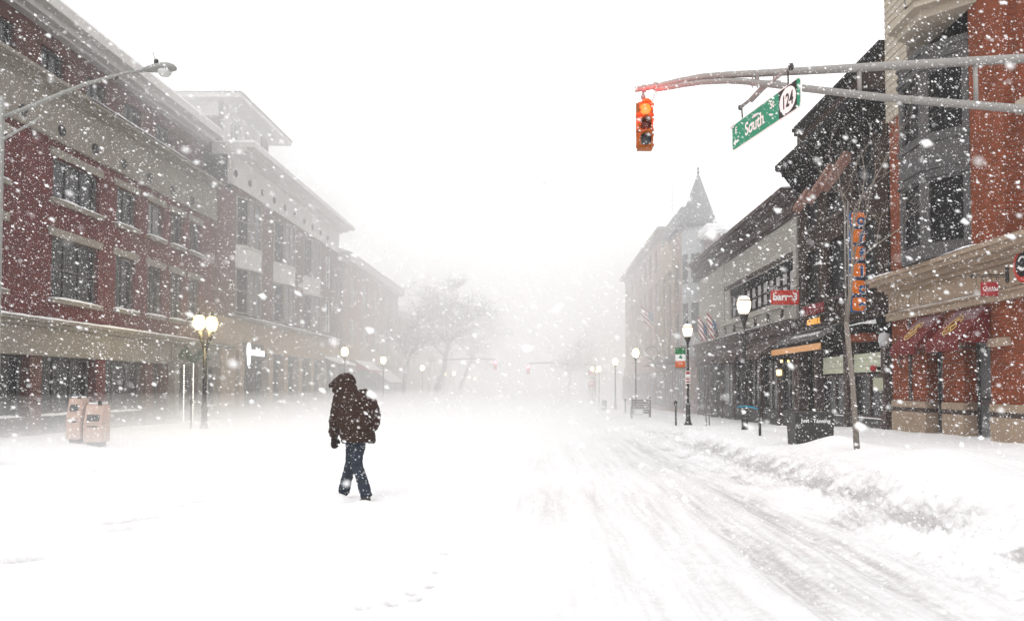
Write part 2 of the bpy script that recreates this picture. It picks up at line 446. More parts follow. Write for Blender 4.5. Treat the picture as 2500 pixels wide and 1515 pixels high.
# ================================================================== facade tools
class Facade:
    """a street front: y along the street, d out from the wall towards the road, z up"""
    def __init__(s, xw, side): s.xw = xw; s.side = side   # side +1: left row (road at +x), -1: right row
    def x(s, d): return s.xw + s.side*d
    def box(s, mb, y0, y1, d0, d1, z0, z1):
        return mb.box(s.x(d0), s.x(d1), y0, y1, z0, z1)
    def wall(s, mb, y0, y1, z0, z1, ops, t=.25, d=0):
        """front sheet with openings and their reveals; ops: (y0, y1, z0, z1)"""
        Ys = sorted({y0, y1, *[v for o in ops for v in o[:2] if y0 < v < y1]})
        Zs = sorted({z0, z1, *[v for o in ops for v in o[2:] if z0 < v < z1]})
        def solid(i, k):
            if i < 0 or k < 0 or i >= len(Ys)-1 or k >= len(Zs)-1: return True
            cy, cz = (Ys[i]+Ys[i+1])/2, (Zs[k]+Zs[k+1])/2
            return not any(o[0] < cy < o[1] and o[2] < cz < o[3] for o in ops)
        xf, xb = s.x(d), s.x(d-t)
        for i in range(len(Ys)-1):
            for k in range(len(Zs)-1):
                a, b, c, e = Ys[i], Ys[i+1], Zs[k], Zs[k+1]
                if solid(i, k):
                    mb.add([(xf, a, c), (xf, b, c), (xf, b, e), (xf, a, e)], [(0, 1, 2, 3)])
                else:
                    if solid(i-1, k): mb.add([(xf, a, c), (xb, a, c), (xb, a, e), (xf, a, e)], [(0, 1, 2, 3)])
                    if solid(i+1, k): mb.add([(xf, b, c), (xb, b, c), (xb, b, e), (xf, b, e)], [(0, 1, 2, 3)])
                    if solid(i, k-1): mb.add([(xf, a, c), (xb, a, c), (xb, b, c), (xf, b, c)], [(0, 1, 2, 3)])
                    if solid(i, k+1): mb.add([(xf, a, e), (xb, a, e), (xb, b, e), (xf, b, e)], [(0, 1, 2, 3)])
        return mb
    def body(s, mb, y0, y1, d_front, depth, z0, z1):
        return s.box(mb, y0, y1, d_front-depth, d_front, z0, z1)
    def window(s, parent, y0, y1, z0, z1, nv=1, nh=1, d=-.16, fm=None, gm=None, fw=.07, name='window', mw=.05):
        """frame with bars, and one pane per light, each a sub-part"""
        f = MB()
        a, b = d-.05, d+.03
        s.box(f, y0, y0+fw, a, b, z0, z1); s.box(f, y1-fw, y1, a, b, z0, z1)
        s.box(f, y0+fw, y1-fw, a, b, z1-fw, z1); s.box(f, y0+fw, y1-fw, a, b, z0, z0+fw)
        yy = [y0+fw + (y1-y0-2*fw)*k/nv for k in range(nv+1)]
        zz = [z0+fw + (z1-z0-2*fw)*k/nh for k in range(nh+1)]
        for v in yy[1:-1]: s.box(f, v-mw/2, v+mw/2, a, b-.01, z0+fw, z1-fw)
        for v in zz[1:-1]: s.box(f, y0+fw, y1-fw, a, b-.015, v-mw/2, v+mw/2)
        w = f.build(name, fm or M_GREYW, parent)
        for i in range(nv):
            for k in range(nh):
                p = MB(); s.box(p, yy[i]-.004, yy[i+1]+.004, d-.035, d-.022, zz[k]-.004, zz[k+1]+.004)
                p.build('pane', gm or M_GLASS, w)
        return w
    def cap(s, parent, y0, y1, d0, d1, z, t=.08, seg=None, name='snow_cap'):
        """a bed of snow lying on a ledge, thick in the middle and ragged in front"""
        n = seg or max(6, int((y1-y0)/.35)); mb = MB(); vs_ = []; m = 5
        for i in range(n+1):
            y = y0 + (y1-y0)*i/n
            e = min(1, 4*min(i, n-i)/n + .25)
            for k in range(m):
                u = k/(m-1)
                tt = t*e*(.55+.9*random.random()*.6)*math.sin(math.pi*(.12+.76*u))**.5
                dd = d0 + (d1-d0)*u + (.03*random.random() if k == m-1 else 0)
                vs_.append((s.x(dd), y, z+(tt if k < m-1 else tt*.3)))
        fs = [(i*m+k, (i+1)*m+k, (i+1)*m+k+1, i*m+k+1) for i in range(n) for k in range(m-1)]
        b = len(vs_)
        for i in range(n+1):
            y = y0 + (y1-y0)*i/n
            vs_.append((s.x(d1+.005), y, z-.0)); vs_.append((s.x(d0), y, z))
        for i in range(n):
            fs.append((i*m+m-1, (i+1)*m+m-1, b+2*(i+1), b+2*i)); fs.append((i*m, b+2*i+1, b+2*(i+1)+1, (i+1)*m))
        fs.append(tuple(range(m))+(b, b+1)); fs.append(tuple(n*m+k for k in range(m))+(b+2*n, b+2*n+1))
        mb.add(vs_, fs, True)
        return mb.build(name, M_SNOW, parent)

LF = Facade(-15.5, 1)
RF = Facade(9.6, -1)

# ================================================================== LEFT 1: red brick block with stone frieze
Y0, Y1 = 16.2, 38.5
b1 = thing('brick_building', (-15.5, 30, 0), 'long dark red brick block with stone band, nearest on the newspaper-box side of the street', 'building')
w2 = [(19.6, 22.3, 4.26, 6.26), (24.5, 27.1, 4.26, 6.26), (28.2, 29.6, 4.3, 6.26), (30.5, 31.7, 4.3, 6.26), (32.4, 33.5, 4.3, 6.26), (34.1, 35.2, 4.3, 6.26)]
w3 = [(19.6, 22.3, 7.43, 8.8), (24.5, 27.1, 7.43, 8.8), (28.2, 29.6, 7.43, 8.8), (30.5, 31.7, 7.43, 8.8), (32.4, 33.5, 7.43, 8.8), (34.1, 35.2, 7.43, 8.8)]
m = MB(); LF.wall(m, Y0, Y1, 3.5, 9.3, w2+w3); m.build('wall', M_BRICK, b1)
m = MB(); LF.body(m, Y0, Y1-.01, -.25, 12, -1, 11.0); m.build('inner_wall', M_DARKW, b1)
m = MB(); LF.box(m, Y0-.2, Y0-.003, -12, 0, -1, 11.0); m.build('side_wall', M_BRICK, b1)
for (a, b, c, e) in w2+w3:
    wide = b-a > 2
    LF.window(b1, a, b, c, e, nv=3 if wide else 2, nh=2 if e-c > 1.5 else 1, gm=M_GLASSG if random.random() < .3 else M_GLASS)
    m = MB(); LF.box(m, a-.18, b+.18, -.05, .05, e+.005, e+.26); m.build('lintel', M_LIME, b1)
    m = MB(); LF.box(m, a-.12, b+.12, -.1, .13, c-.13, c-.005); s_ = m.build('sill', M_LIME, b1)
    LF.cap(s_, a-.12, b+.12, -.1, .15, c-.002, .10)
# stone fascia over the shops
m = MB(); LF.box(m, Y0, Y1, -.2, .16, 2.42, 3.3); m.build('fascia', M_LIME, b1)
m = MB(); LF.box(m, Y0, Y1, -.2, .34, 3.303, 3.42); LF.box(m, Y0, Y1, -.2, .46, 3.423, 3.52); c_ = m.build('ledge', M_LIME, b1)
LF.cap(c_, Y0, 35.5, -.05, .48, 3.522, .10)
for k, y in enumerate([16.6, 20.4, 23.7, 27.2, 30.6, 32.2, 35.1, 37.4]):
    m = MB(); LF.box(m, y-.28, y+.28, -.3, .1, -1, 2.42); m.build('pier', M_BRICK if k % 2 else M_BRICK2, b1)
ed = [16.6, 20.4, 23.7, 27.2, 30.6, 32.2, 35.1, 37.4]
for a, b in zip(ed[:-1], ed[1:]):
    if b-a < 2: continue
    door = 32 < a < 33
    if not door:
        m = MB(); LF.box(m, a+.28, b-.28, -.28, -.02, -1, .55); sw = m.build('stall_riser', M_DARKW if a > 22 else M_BROWNTRIM, b1)
        LF.cap(sw, a+.3, b-.3, -.25, 0, .552, .09)
    LF.window(b1, a+.29, b-.29, -.2 if door else .56, 2.41, nv=3, nh=1, d=-.2, name='shop_window', fw=.09)
# stone portal with lights (Y 32.2 to 35.1)
m = MB(); LF.box(m, 32.2, 35.2, .17, .4, 2.55, 3.1); m.build('portal_head', M_LIME, b1)
for y in (32.3, 35.1):
    m = MB(); LF.box(m, y-.2, y+.2, .105, .38, -1, 2.545); m.build('pilaster', M_LIME, b1)
# frieze, medallions, cornice
m = MB(); LF.box(m, Y0, 36.7, -.25, .07, 9.3, 10.8); m.build('frieze', M_LIME, b1)
m = MB(); LF.box(m, Y0, 36.4, -.2, .12, 9.3-.003, 9.42); m.build('frieze_moulding', M_LIME, b1)
for k in range(8):
    m = MB(); m.lathe((-15.5+.07, 22.9+k*1.87-1.87, 9.68), [(.17, 0), (.17, .05), (.12, .06), (.10, .03)], 14, 'x'); m.build('medallion', M_IRON, b1)
m = MB(); LF.box(m, Y0, 36.6, -.2, .30, 10.803, 10.93); LF.box(m, Y0, 36.7, -.2, .5, 10.933, 11.05); c_ = m.build('cornice', M_LIME, b1)
LF.cap(c_, 25.6, 33.5, -.1, .55, 11.052, .17); LF.cap(c_, 33.55, 36.5, -.1, .42, 11.052, .13)
m = MB(); LF.wall(m, Y0, 38.2, 11.05, 13.5, [(y, y+1.3, 11.6, 13.0) for y in np.arange(18, 36, 2.6)], d=-1.3); m.build('attic_wall', M_BRICK2, b1)
for y in np.arange(18, 36, 2.6): LF.window(b1, y, y+1.3, 11.6, 13.0, nv=2, d=-1.46)
m = MB(); LF.body(m, Y0, 38.19, -1.56, 10, 11, 13.49); m.build('attic_body', M_DARKW, b1)
m = MB()
for k, (d, z0, z1) in enumerate([(-1.0, 13.503, 13.6), (-.7, 13.603, 13.8), (-.35, 13.803, 14.15)]):
    LF.box(m, Y0, 38.25+.05*k, -9, d, z0, z1)
m.build('eaves', M_LIGHT, b1)
m = MB(); LF.box(m, Y0, 38.45, -9, -.45, 14.153, 14.3); m.build('roof_snow', M_SNOW, b1)
m = MB(); LF.box(m, 36.75, 38.48, -.2, .1, 3.52, 11.2); m.build('brick_pier', M_BRICK2, b1)
# round lamp-lit portal garland
m = MB()
for k in range(160):
    y = 32.4+2.6*random.random(); z = 2.78+.12*math.sin((y-32.4)*4)+random.gauss(0, .06)
    m.box(-15.5+.4, -15.5+.52+.1*random.random(), y-.05, y+.05, z-.04, z+.04, rot=(random.random()*3, random.random()*3, random.random()*3))
m.build('garland', mat('fir_green', (.02, .05, .02), .9, .3), None, origin=(-15.5, 33.7, 2.8), label='green fir garland over the doorway hung with light strings', cat='garland')
EM_BULB = emit_mat('string_bulb', (1, .95, .82), 3.2)
for k, (y, z1, lab) in enumerate([(32.72, 2.5, 'string of small lights left of the brick block doorway, farthest from the twin lamp'),
                                  (33.6, 2.75, 'middle string of small lights in the brick block doorway'),
                                  (34.75, 1.7, 'short string of small lights right beside the twin-globe lamp post')]):
    t = thing('light_string', (-15.5+.45, y, -.2), lab, 'string lights', 'light strings in the doorway')
    m = MB(); m.tube([(-15.05, y, z1+.1), (-15.05, y, -.1)], .008, 5); m.build('cable', M_IRON, t)
    o0 = None
    for q in range(int((z1+.1)/.105)):
        zz = -.05+q*.105
        if o0 is None:
            m = MB(); m.lathe((-15.03, y, zz), [(.012, -.03), (.024, 0), (.01, .035)], 6); o0 = m.build('bulb', EM_BULB, t)
        else:
            o = o0.copy(); COL.objects.link(o); o.location.z += q*.105

# ================================================================== LEFT 2: bay-windowed block with pale frieze and penthouse
L2 = Facade(-15.5, 1)
A0, A1 = 38.6, 58.7
b2 = thing('bay_building', (-15.5, 48, 0), 'brown brick block with pale frieze and three bowed white bay panels', 'building')
M_CURTAIN = glass_mat('curtained_glass', (.09, .09, .095), .3)
bays = [(39.1, 42.6), (44.6, 48.4), (50.2, 53.8)]
ops = [(a, b, 5.15, 11.2) for a, b in bays] + [(55.6, 57.2, 5.4, 7.8), (55.6, 57.2, 8.6, 11.0)]
m = MB(); L2.wall(m, A0, A1, 5.0, 11.6, ops, d=.05); m.build('wall', M_BRICK2, b2)
m = MB(); L2.body(m, A0+.01, A1-.01, -.22, 14, -1, 13.7); m.build('inner_wall', M_DARKW, b2)
for (a, b, c, e) in ops[3:]:
    L2.window(b2, a, b, c, e, nv=2, nh=2, fm=M_WHITE)
for a, b in bays:
    n = 12; w = b-a
    def bow(u): return .07 + .5*math.sin(math.pi*u)
    m = MB()
    for z0, z1, ex in ((7.62, 8.55, 0), (8.553, 8.65, .06), (7.5, 7.617, .05)):
        poly = [(L2.x(0), a)] + [(L2.x(bow(k/n)+ex), a+w*k/n) for k in range(n+1)] + [(L2.x(0), b)]
        m.prism(poly, 'z', z0, z1)
    m.build('bow_panel', M_LIGHT, b2)
    # three tall lights above and below the panel, on the bow
    for z0, z1 in ((8.66, 11.15), (5.2, 7.49)):
        cuts = [0, .26, .74, 1]
        fr = MB()
        for k, u in enumerate(cuts):
            y = a+w*u; d = bow(u)-.05 if 0 < u < 1 else .06
            fr.box(L2.x(d-.1), L2.x(d+.05), max(a, y-.09), min(b, y+.09), z0, z1)
        for za, zb in ((z0, z0+.07), (z1-.07, z1)):
            fr.prism([(L2.x(bow(k/12)-.12), a+w*k/12) for k in range(13)] + [(L2.x(bow(k/12)-.02), a+w*k/12) for k in range(12, -1, -1)], 'z', za, zb)
        fr2 = fr.build('bay_window', M_LIME, b2)
        for k in range(3):
            u0, u1 = cuts[k], cuts[k+1]
            p0 = (L2.x(bow(u0)-.08 if u0 > 0 else .0), a+w*u0); p1 = (L2.x(bow(u1)-.08 if u1 < 1 else .0), a+w*u1)
            q = MB(); q.add([(p0[0], p0[1], z0), (p1[0], p1[1], z0), (p1[0], p1[1], z1), (p0[0], p0[1], z1)], [(0, 1, 2, 3)])
            q.build('pane', M_CURTAIN if k == 1 else M_GLASSD, fr2)
            # meeting rail and centre bar
            q = MB(); zc = (z0+z1)/2
            q.tube([(p0[0]+.03, p0[1], zc), (p1[0]+.03, p1[1], zc)], .035, 4)
            if k == 1:
                xm = (p0[0]+p1[0])/2+.02; ym = (p0[1]+p1[1])/2
                q.box(xm-.02, xm+.03, ym-.05, ym+.05, z0, z1)
            q.build('glazing_bar', M_LIME, fr2)
m = MB(); L2.box(m, A0, A1+.1, -.2, .14, 11.6, 13.1); m.build('frieze', M_LIGHT, b2)
m = MB()
for k, (d, z0, z1) in enumerate([(.35, 13.103, 13.25), (.7, 13.253, 13.45), (1.15, 13.453, 13.7)]):
    L2.box(m, A0, A1+.2+.3*k, -1, d, z0, z1)
m.build('cornice', M_LIGHT, b2)
m = MB(); L2.box(m, A0, A1+.8, -14, 1.1, 13.703, 13.8); m.build('roof_snow', M_SNOW, b2)
for k in range(10):
    m = MB(); m.lathe((-15.5+.14, 38.75+k*1.87, 12.15), [(.18, 0), (.18, .05), (.12, .06), (.10, .03)], 14, 'x'); m.build('medallion', M_IRON, b2)
# end pediment above the cornice
m = MB(); m.prism([(-14.4, 13.8), (-22, 13.8), (-18.2, 15.4)], 'y', 50, 59.3); m.build('pediment_roof', M_ROOF, b2)
# stone ground storey
m = MB(); L2.box(m, 36.2, A1, -.2, .17, 3.35, 4.86); m.build('fascia', M_TAN, b2)
m = MB(); L2.box(m, 38.6, A1, -.2, .5, 4.863, 5.0); c_ = m.build('ledge', M_LIME, b2)
L2.cap(c_, 38.8, 58.5, -.1, .52, 5.003, .13)
pier = [38.0, 39.7, 44.0, 46.6, 49.4, 52.0, 55.0, 58.1]
for y in pier:
    wd = .9 if y == 38.0 else .35
    for k in range(6):
        m = MB(); L2.box(m, y-wd, y+wd, -.2, .2 if k % 2 else .215, -1+k*.73, -1+k*.73+.715); m.build('stone_course', M_TAN, b2)
for a, b in zip(pier[:-1], pier[1:]):
    wa = .9 if a == 38.0 else .35
    if b-a-wa-.35 < .9: continue
    L2.window(b2, a+wa, b-.35, .35, 3.1, nv=2 if b-a < 3.5 else 3, nh=1, d=-.2, name='shop_window', fw=.1, fm=M_BROWNTRIM)
    m = MB(); L2.box(m, a+wa, b-.35, -.25, .02, -1, .345); m.build('stall_riser', M_BROWNTRIM, b2)
    m = MB(); L2.box(m, a+wa, b-.35, -.25, .1, 3.1, 3.345); m.build('transom', M_GREYW, b2)
# penthouse
m = MB(); L2.wall(m, 39.2, 45.6, 13.8, 16.0, [(40.2, 41.6, 14.3, 15.5), (42.2, 43.6, 14.3, 15.5)], d=-.7); m.build('penthouse_wall', M_LIGHT, b2)
m = MB(); L2.box(m, 39.21, 45.59, -9, -.95, 13.8, 15.99); m.build('penthouse_body', M_LIGHT, b2)
for a in (40.2, 42.2): L2.window(b2, a, a+1.4, 14.3, 15.5, nv=2, d=-.85, fm=M_WHITE, gm=M_GLASSG)
m = MB(); L2.box(m, 44.5, 45.55, -.75, -.62, 13.85, 15.9); m.build('brick_panel', M_BRICK2, b2); m = MB(); L2.box(m, 39.05, 39.18, -2.6, -.9, 13.85, 15.2); m.build('brick_panel', M_BRICK2, b2)
m = MB(); L2.box(m, 39.05, 39.18, -6.2, -3.6, 13.85, 15.7); m.build('brick_panel', M_BRICK2, b2)
m = MB(); L2.box(m, 38.6, 46.6, -9.5, .4, 16.003, 16.25); m.build('penthouse_eaves', M_LIGHT, b2)
m = MB(); x0, x1 = L2.x(-9.6), L2.x(.5)
m.add([(x0, 38.5, 16.255), (x1, 38.5, 16.255), (x1, 46.7, 16.255), (x0, 46.7, 16.255), (x0+3, 42.6, 18.4), (x1-3.6, 42.6, 18.4)],
      [(0, 1, 5, 4), (1, 2, 5), (2, 3, 4, 5), (3, 0, 4)]); m.build('hip_roof', M_SNOW, b2)

# lit projecting word on the ground storey
sg = thing('lit_sign', (-15.3, 41, 3.4), 'white lit letters and upright knife shape over the far shopfront', 'sign')
EM_SIGN = emit_mat('lit_white', (1, 1, 1), 1.3)
m = MB(); m.box(-15.3, -15.22, 39.9, 42.6, 2.9, 3.75); m.build('backboard', M_GREYW, sg)
m = MB(); m.lathe((-15.1, 40.12, 3.0), [(.05, -.45), (.09, -.3), (.09, 0), (.12, .2), (.11, .6), (.05, .75)], 10); m.build('knife_shape', EM_SIGN, sg)
text_obj('Lunchtime', .62, EM_SIGN, sg, (-15.19, 41.5, 3.32), (R(90), 0, R(90)), ext=.03, sx=.85, bold=.01)

# ================================================================== LEFT 3, 4: fading blocks up the street
b3 = thing('gabled_building', (-15.5, 72, 0), 'faded pink brick block with raking eaves beyond the bay building', 'building')
ops = [(y, y+1.6, z, z+2.2) for y in (63, 67.5, 72, 76.5, 81) for z in (4.8, 8.2)]
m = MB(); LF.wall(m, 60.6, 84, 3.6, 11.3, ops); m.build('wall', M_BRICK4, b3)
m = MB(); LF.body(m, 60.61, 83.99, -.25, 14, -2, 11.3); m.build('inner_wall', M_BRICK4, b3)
m = MB(); LF.box(m, 60.3, 84.5, -14, .6, 11.303, 12.0); m.build('eaves', M_LIGHT, b3)
m = MB(); m.prism([(-14.8, 12.003), (-29, 12.003), (-22, 14.5)], 'y', 60.3, 84.5); m.build('roof', M_SNOW, b3)
for o_ in ops: LF.window(b3, *o_, nv=1, nh=2, fm=M_WHITE, gm=M_GLASSG)
m = MB(); LF.box(m, 60.6, 84, -.2, .2, -2, 3.6); m.build('shopfront', M_BROWNTRIM, b3)
for y in (62, 67, 72, 77): LF.window(b3, y, y+3.6, .2, 2.6, nv=3, d=.25, name='shop_window')
b4 = thing('low_building', (-15.5, 98, 0), 'lowest faint building before the big bare tree', 'building')
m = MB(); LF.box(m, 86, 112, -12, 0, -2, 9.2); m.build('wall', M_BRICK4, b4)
m = MB(); LF.box(m, 85.8, 112.3, -12.3, .5, 9.203, 9.8); m.build('eaves', M_LIGHT, b4)
for y in range(88, 111, 4):
    for z in (3.5, 6.5): LF.window(b4, y, y+1.6, z, z+1.8, d=.03, fm=M_WHITE)
b4b = thing('stepped_building', (-15.5, 122, 0), 'faint tall block standing behind the big bare tree', 'building')
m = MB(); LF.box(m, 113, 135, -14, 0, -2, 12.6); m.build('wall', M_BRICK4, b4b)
m = MB(); LF.box(m, 112.8, 135.2, -14.2, .5, 12.603, 13.3); m.build('eaves', M_LIGHT, b4b)

def canopy(name, F, y0, y1, z0, z1, proj, mt, label, cat='awning', snow=True, group=None):
    t = thing(name, (F.x(0), (y0+y1)/2, z0), label, cat, group)
    m = MB()
    xa, xb = F.x(.05), F.x(proj)
    poly = [(xa, z1), (xb, z0), (xb, z0-.18), (xb-F.side*.03, z0-.18), (xb-F.side*.03, z0-.02), (xa, z1-.04)]
    m.prism(poly, 'y', y0, y1)
    for y in (y0, y1-.01): m.prism([(xa, z1-.04), (xb, z0-.02), (xa, z0-.02)], 'y', y, y+.01)
    m.build('cloth', mt, t)
    m = MB()
    for y in (y0+.05, y1-.05): m.tube([(F.x(.0), y, z0-.12), (F.x(proj-.04), y, z0-.12)], .015, 5)
    m.build('frame', M_IRON, t)
    if snow:
        m = MB(); m.prism([(xa, z1+.16), (xb+F.side*.02, z0+.12), (xb+F.side*.02, z0+.005), (xa, z1+.005)], 'y', y0-.02, y1+.02); m.build('snow_cap', M_SNOW, t, bevel=.04)
    return t
canopy('shop_awning', LF, 55, 60, 3.1, 3.55, 1.2, M_GREYW, 'grey awning heaped with snow behind the dim lamp, nearer the camera than the red one')
canopy('shop_awning', LF, 64.5, 70, 2.9, 3.6, 1.2, M_RED2, 'faded red awning with snow on top beyond the walking person')
canopy('shop_awning', LF, 71, 78, 1.9, 3.2, 1.6, M_GREYW, 'long snow-covered awning past the faded red one')

# ================================================================== RIGHT 1: corner building, orange brick, bay, stone cornice
c1 = thing('corner_building', (9.6, 18, 0), 'orange brick corner building with dark bay window and tan stone cornice', 'building')
B0, B1 = 14.6, 21.28
doors = [(16.6, 17.68, -1, 2.5), (18.6, 19.42, -1, 2.5)]
# ground storey: brick above 1.08, stone base below
m = MB(); RF.wall(m, B0, B1, 1.1, 3.24, [(16.62, 17.66, 1.1, 2.62), (18.62, 19.4, 1.1, 2.55)], t=.4); m.build('wall', M_BRICK3, c1)
m = MB(); RF.body(m, B0, B1-.01, -.4, 12, -1, 14.5); m.build('inner_wall', M_DARKW, c1)
for a, b in ((B0, 16.62), (17.66, 18.62), (19.4, B1)):
    n = max(1, round((b-a)/.62))
    for k in range(n):
        y0 = a+(b-a)*k/n; y1 = a+(b-a)*(k+1)/n-.008
        m = MB(); RF.box(m, y0, y1, -.4, .05, -.6, .28); m.build('stone_block', M_TAN, c1)
        m = MB(); RF.box(m, y0, y1, -.4, .045, .288, .82); m.build('stone_block', M_TAN, c1)
        m = MB(); RF.box(m, y0, y1, -.4, .05, .93, 1.095); m.build('stone_block', M_TAN, c1)
    m = MB(); RF.box(m, a, b-.008, -.4, .02, .822, .928); m.build('dark_course', M_BROWNTRIM, c1)
RF.window(c1, 16.63, 17.65, -.2, 2.6, nv=1, nh=2, d=-.3, name='door', fm=M_GREYW, gm=M_GLASSG)
RF.window(c1, 18.63, 19.39, -.2, 2.52, nv=1, nh=2, d=-.3, name='door', fm=M_GREYW, gm=M_GLASSG)
for a, b in ((15.9, 16.6), (17.72, 18.0), (20.0, 20.9)):
    m = MB(); RF.box(m, a, b, -.02, .1, 2.3, 2.48); m.build('stone_block', M_TAN, c1)
# brick corner piers standing proud
for a, b in ((20.15, 20.3),):
    m = MB(); RF.box(m, a, b, 0, .03, 1.1, 3.2); m.build('brick_joint', M_BROWNTRIM, c1)
# stone entablature
m = MB(); RF.box(m, B0, B1+.1, -.3, .12, 3.243, 3.40); m.build('architrave', M_TAN, c1)
m = MB(); RF.box(m, B0, B1+.05, -.3, .06, 3.403, 3.98); m.build('frieze', M_TAN, c1)
m = MB(); RF.box(m, B0, B1+.13, -.3, .17, 3.40-.001, 3.445); s_ = m.build('string_course', M_TAN, c1)
RF.cap(s_, 16.2, 20.8, .06, .17, 3.446, .03)
# panel frames and rings in the frieze
m = MB()
for (a, b) in ((17.0, 19.6), (20.1, 21.2), (15.0, 16.2)):
    for (y0, y1, z0, z1) in ((a, b, 3.50, 3.53), (a, b, 3.88, 3.91), (a, a+.03, 3.53, 3.88), (b-.03, b, 3.53, 3.88)):
        RF.box(m, y0, y1, .05, .085, z0, z1)
m.build('panel_moulding', M_TAN, c1)
for y in (16.62, 20.65, 14.95):
    vs_ = []
    m = MB(); pts = [(9.6-.07, y+.19*math.cos(t), 3.7+.19*math.sin(t)) for t in np.linspace(0, 2*math.pi, 25)]; m.tube(pts, .022, 5, False); m.build('ring_moulding', M_TAN, c1)
m = MB()
for k, (d, z0, z1) in enumerate([(.16, 3.983, 4.08), (.30, 4.083, 4.2), (.48, 4.203, 4.32), (.55, 4.323, 4.42)]):
    RF.box(m, B0, B1+.08+.12*k, -.3, d, z0, z1)
c_ = m.build('cornice', M_TAN, c1)
RF.cap(c_, 16.2, 17.6, .0, .56, 4.422, .10); RF.cap(c_, 20.4, 21.6, .0, .56, 4.422, .10)
# brick above
m = MB()
RF.wall(m, B0, 16.0, 4.42, 14.4, [(14.7, 15.7, 5.2, 7.0), (14.7, 15.7, 8.5, 10.3)], d=-.25); m.build('recessed_wall', M_BRICK3, c1)
for z in (5.2, 8.5):
    RF.window(c1, 14.7, 15.7, z, z+1.8, nv=1, nh=2, d=-.42, fm=M_WHITE)
    m = MB(); RF.box(m, 14.6, 15.8, -.27, -.12, z+1.83, z+2.1); m.build('lintel', M_CREAM, c1)
m = MB(); RF.box(m, 16.0, 17.28, -.4, 0, 4.42, 14.4); m.build('brick_pier', M_BRICK3, c1)
m = MB(); RF.box(m, 20.08, B1, -.4, 0, 4.42, 8.75); m.build('brick_pier', M_BRICK3, c1)
# canted bay
XF = 8.93
P = [(9.6, 17.3), (XF, 18.1), (XF, 19.26), (9.6, 20.06)]   # x, y corners
zs = [4.45, 4.75, 6.3, 7.32, 8.85, 9.45]
def bay_face(p0, p1, mb, z0, z1, off=0.0):
    n = Vector((p1[1]-p0[1], -(p1[0]-p0[0]), 0)).normalized()
    if n.x > 0: n = -n
    q = [(p0[0]+n.x*o, p0[1]+n.y*o) for o in (off, off-.08)] + [(p1[0]+n.x*o, p1[1]+n.y*o) for o in (off-.08, off)]
    mb.prism(q, 'z', z0, z1)
def lerp(p, q, t): return (p[0]+(q[0]-p[0])*t, p[1]+(q[1]-p[1])*t)
m = MB()
m.prism(P, 'z', zs[0], zs[1]); m.build('bay_base', M_GREYW, c1)
for z0, z1, nm in ((zs[2], zs[3], 'bay_spandrel'), (zs[4], zs[5], 'bay_spandrel')):
    m = MB(); m.prism(P, 'z', z0, z1); m.build(nm, M_GREYW, c1)
    for (zz, ex) in ((z0+.02, .05), (z0+.22, .035), (z1-.16, .05)):
        m = MB(); m.prism([(9.6, P[0][1]-ex), (XF-ex, P[1][1]-ex*.4), (XF-ex, P[2][1]+ex*.4), (9.6, P[3][1]+ex)], 'z', zz, zz+.06); m.build('moulding', M_GREYW, c1)
for z0, z1 in ((zs[1], zs[2]), (zs[3], zs[4])):
    m = MB()
    for i, (p, q) in enumerate(zip(P[:-1], P[1:])):
        for t0, t1 in ((0, .14), (.86, 1)):
            bay_face(lerp(p, q, t0), lerp(p, q, t1), m, z0, z1)
        for za, zb in ((z0, z0+.05), (z1-.05, z1)): bay_face(p, q, m, za, zb, -.004)
    f_ = m.build('bay_window', M_GREYW, c1)
    for i, (p, q) in enumerate(zip(P[:-1], P[1:])):
        m = MB(); bay_face(lerp(p, q, .14), lerp(p, q, .86), m, z0, z1, -.09); m.build('pane', M_GLASSD, f_)
        m = MB(); zc = (z0+z1)/2; bay_face(lerp(p, q, .14), lerp(p, q, .86), m, zc-.03, zc+.03, -.05); m.build('meeting_rail', M_DARKW, f_)
# cream boarded storey above, boards one by one
def boards(parent, F, y0, y1, z0, z1, d, pitch, mt, skew=.012, name='siding_board'):
    n = int((z1-z0)/pitch)
    me = None
    for k in range(n):
        z = z0+k*pitch
        if me is None:
            mb = MB(); xa, xb, xc = F.x(d-.03), F.x(d+skew+.012), F.x(d+.008)
            mb.prism([(xa, z), (xb, z), (xc, z+pitch*.985), (xa, z+pitch*.985)], 'y', y0, y1)
            o = mb.build(name, mt, parent); me = o; z_first = z
        else:
            o = me.copy(); COL.objects.link(o); o.parent = parent; o.location.z += z-z_first
    return me
m = MB(); RF.box(m, 20.1, B1+.1, -.4, .02, 8.753, 14.4); m.build('boarded_pier', M_CREAM, c1)
boards(c1, RF, 20.1, B1+.1, 8.76, 13.4, .03, .19, M_CREAM)
m = MB(); m.prism([(9.62, 16.6), (8.55, 17.6), (8.55, 19.0), (9.62, 19.6)], 'z', 10.15, 10.3)
m.prism([(9.62, 16.9), (8.75, 17.75), (8.75, 18.9), (9.62, 19.4)], 'z', 9.95, 10.147)
m.build('cream_canopy', M_CREAM, c1)
m = MB(); m.prism([(9.61, 16.55), (8.5, 17.55), (8.5, 17.9), (9.61, 16.95)], 'z', 10.303, 13.4); m.build('cream_pilaster', M_CREAM, c1)
RF.window(c1, 17.5, 20.0, 10.35, 13.4, nv=3, nh=2, d=.1, fm=M_GREYW, gm=M_GLASS)

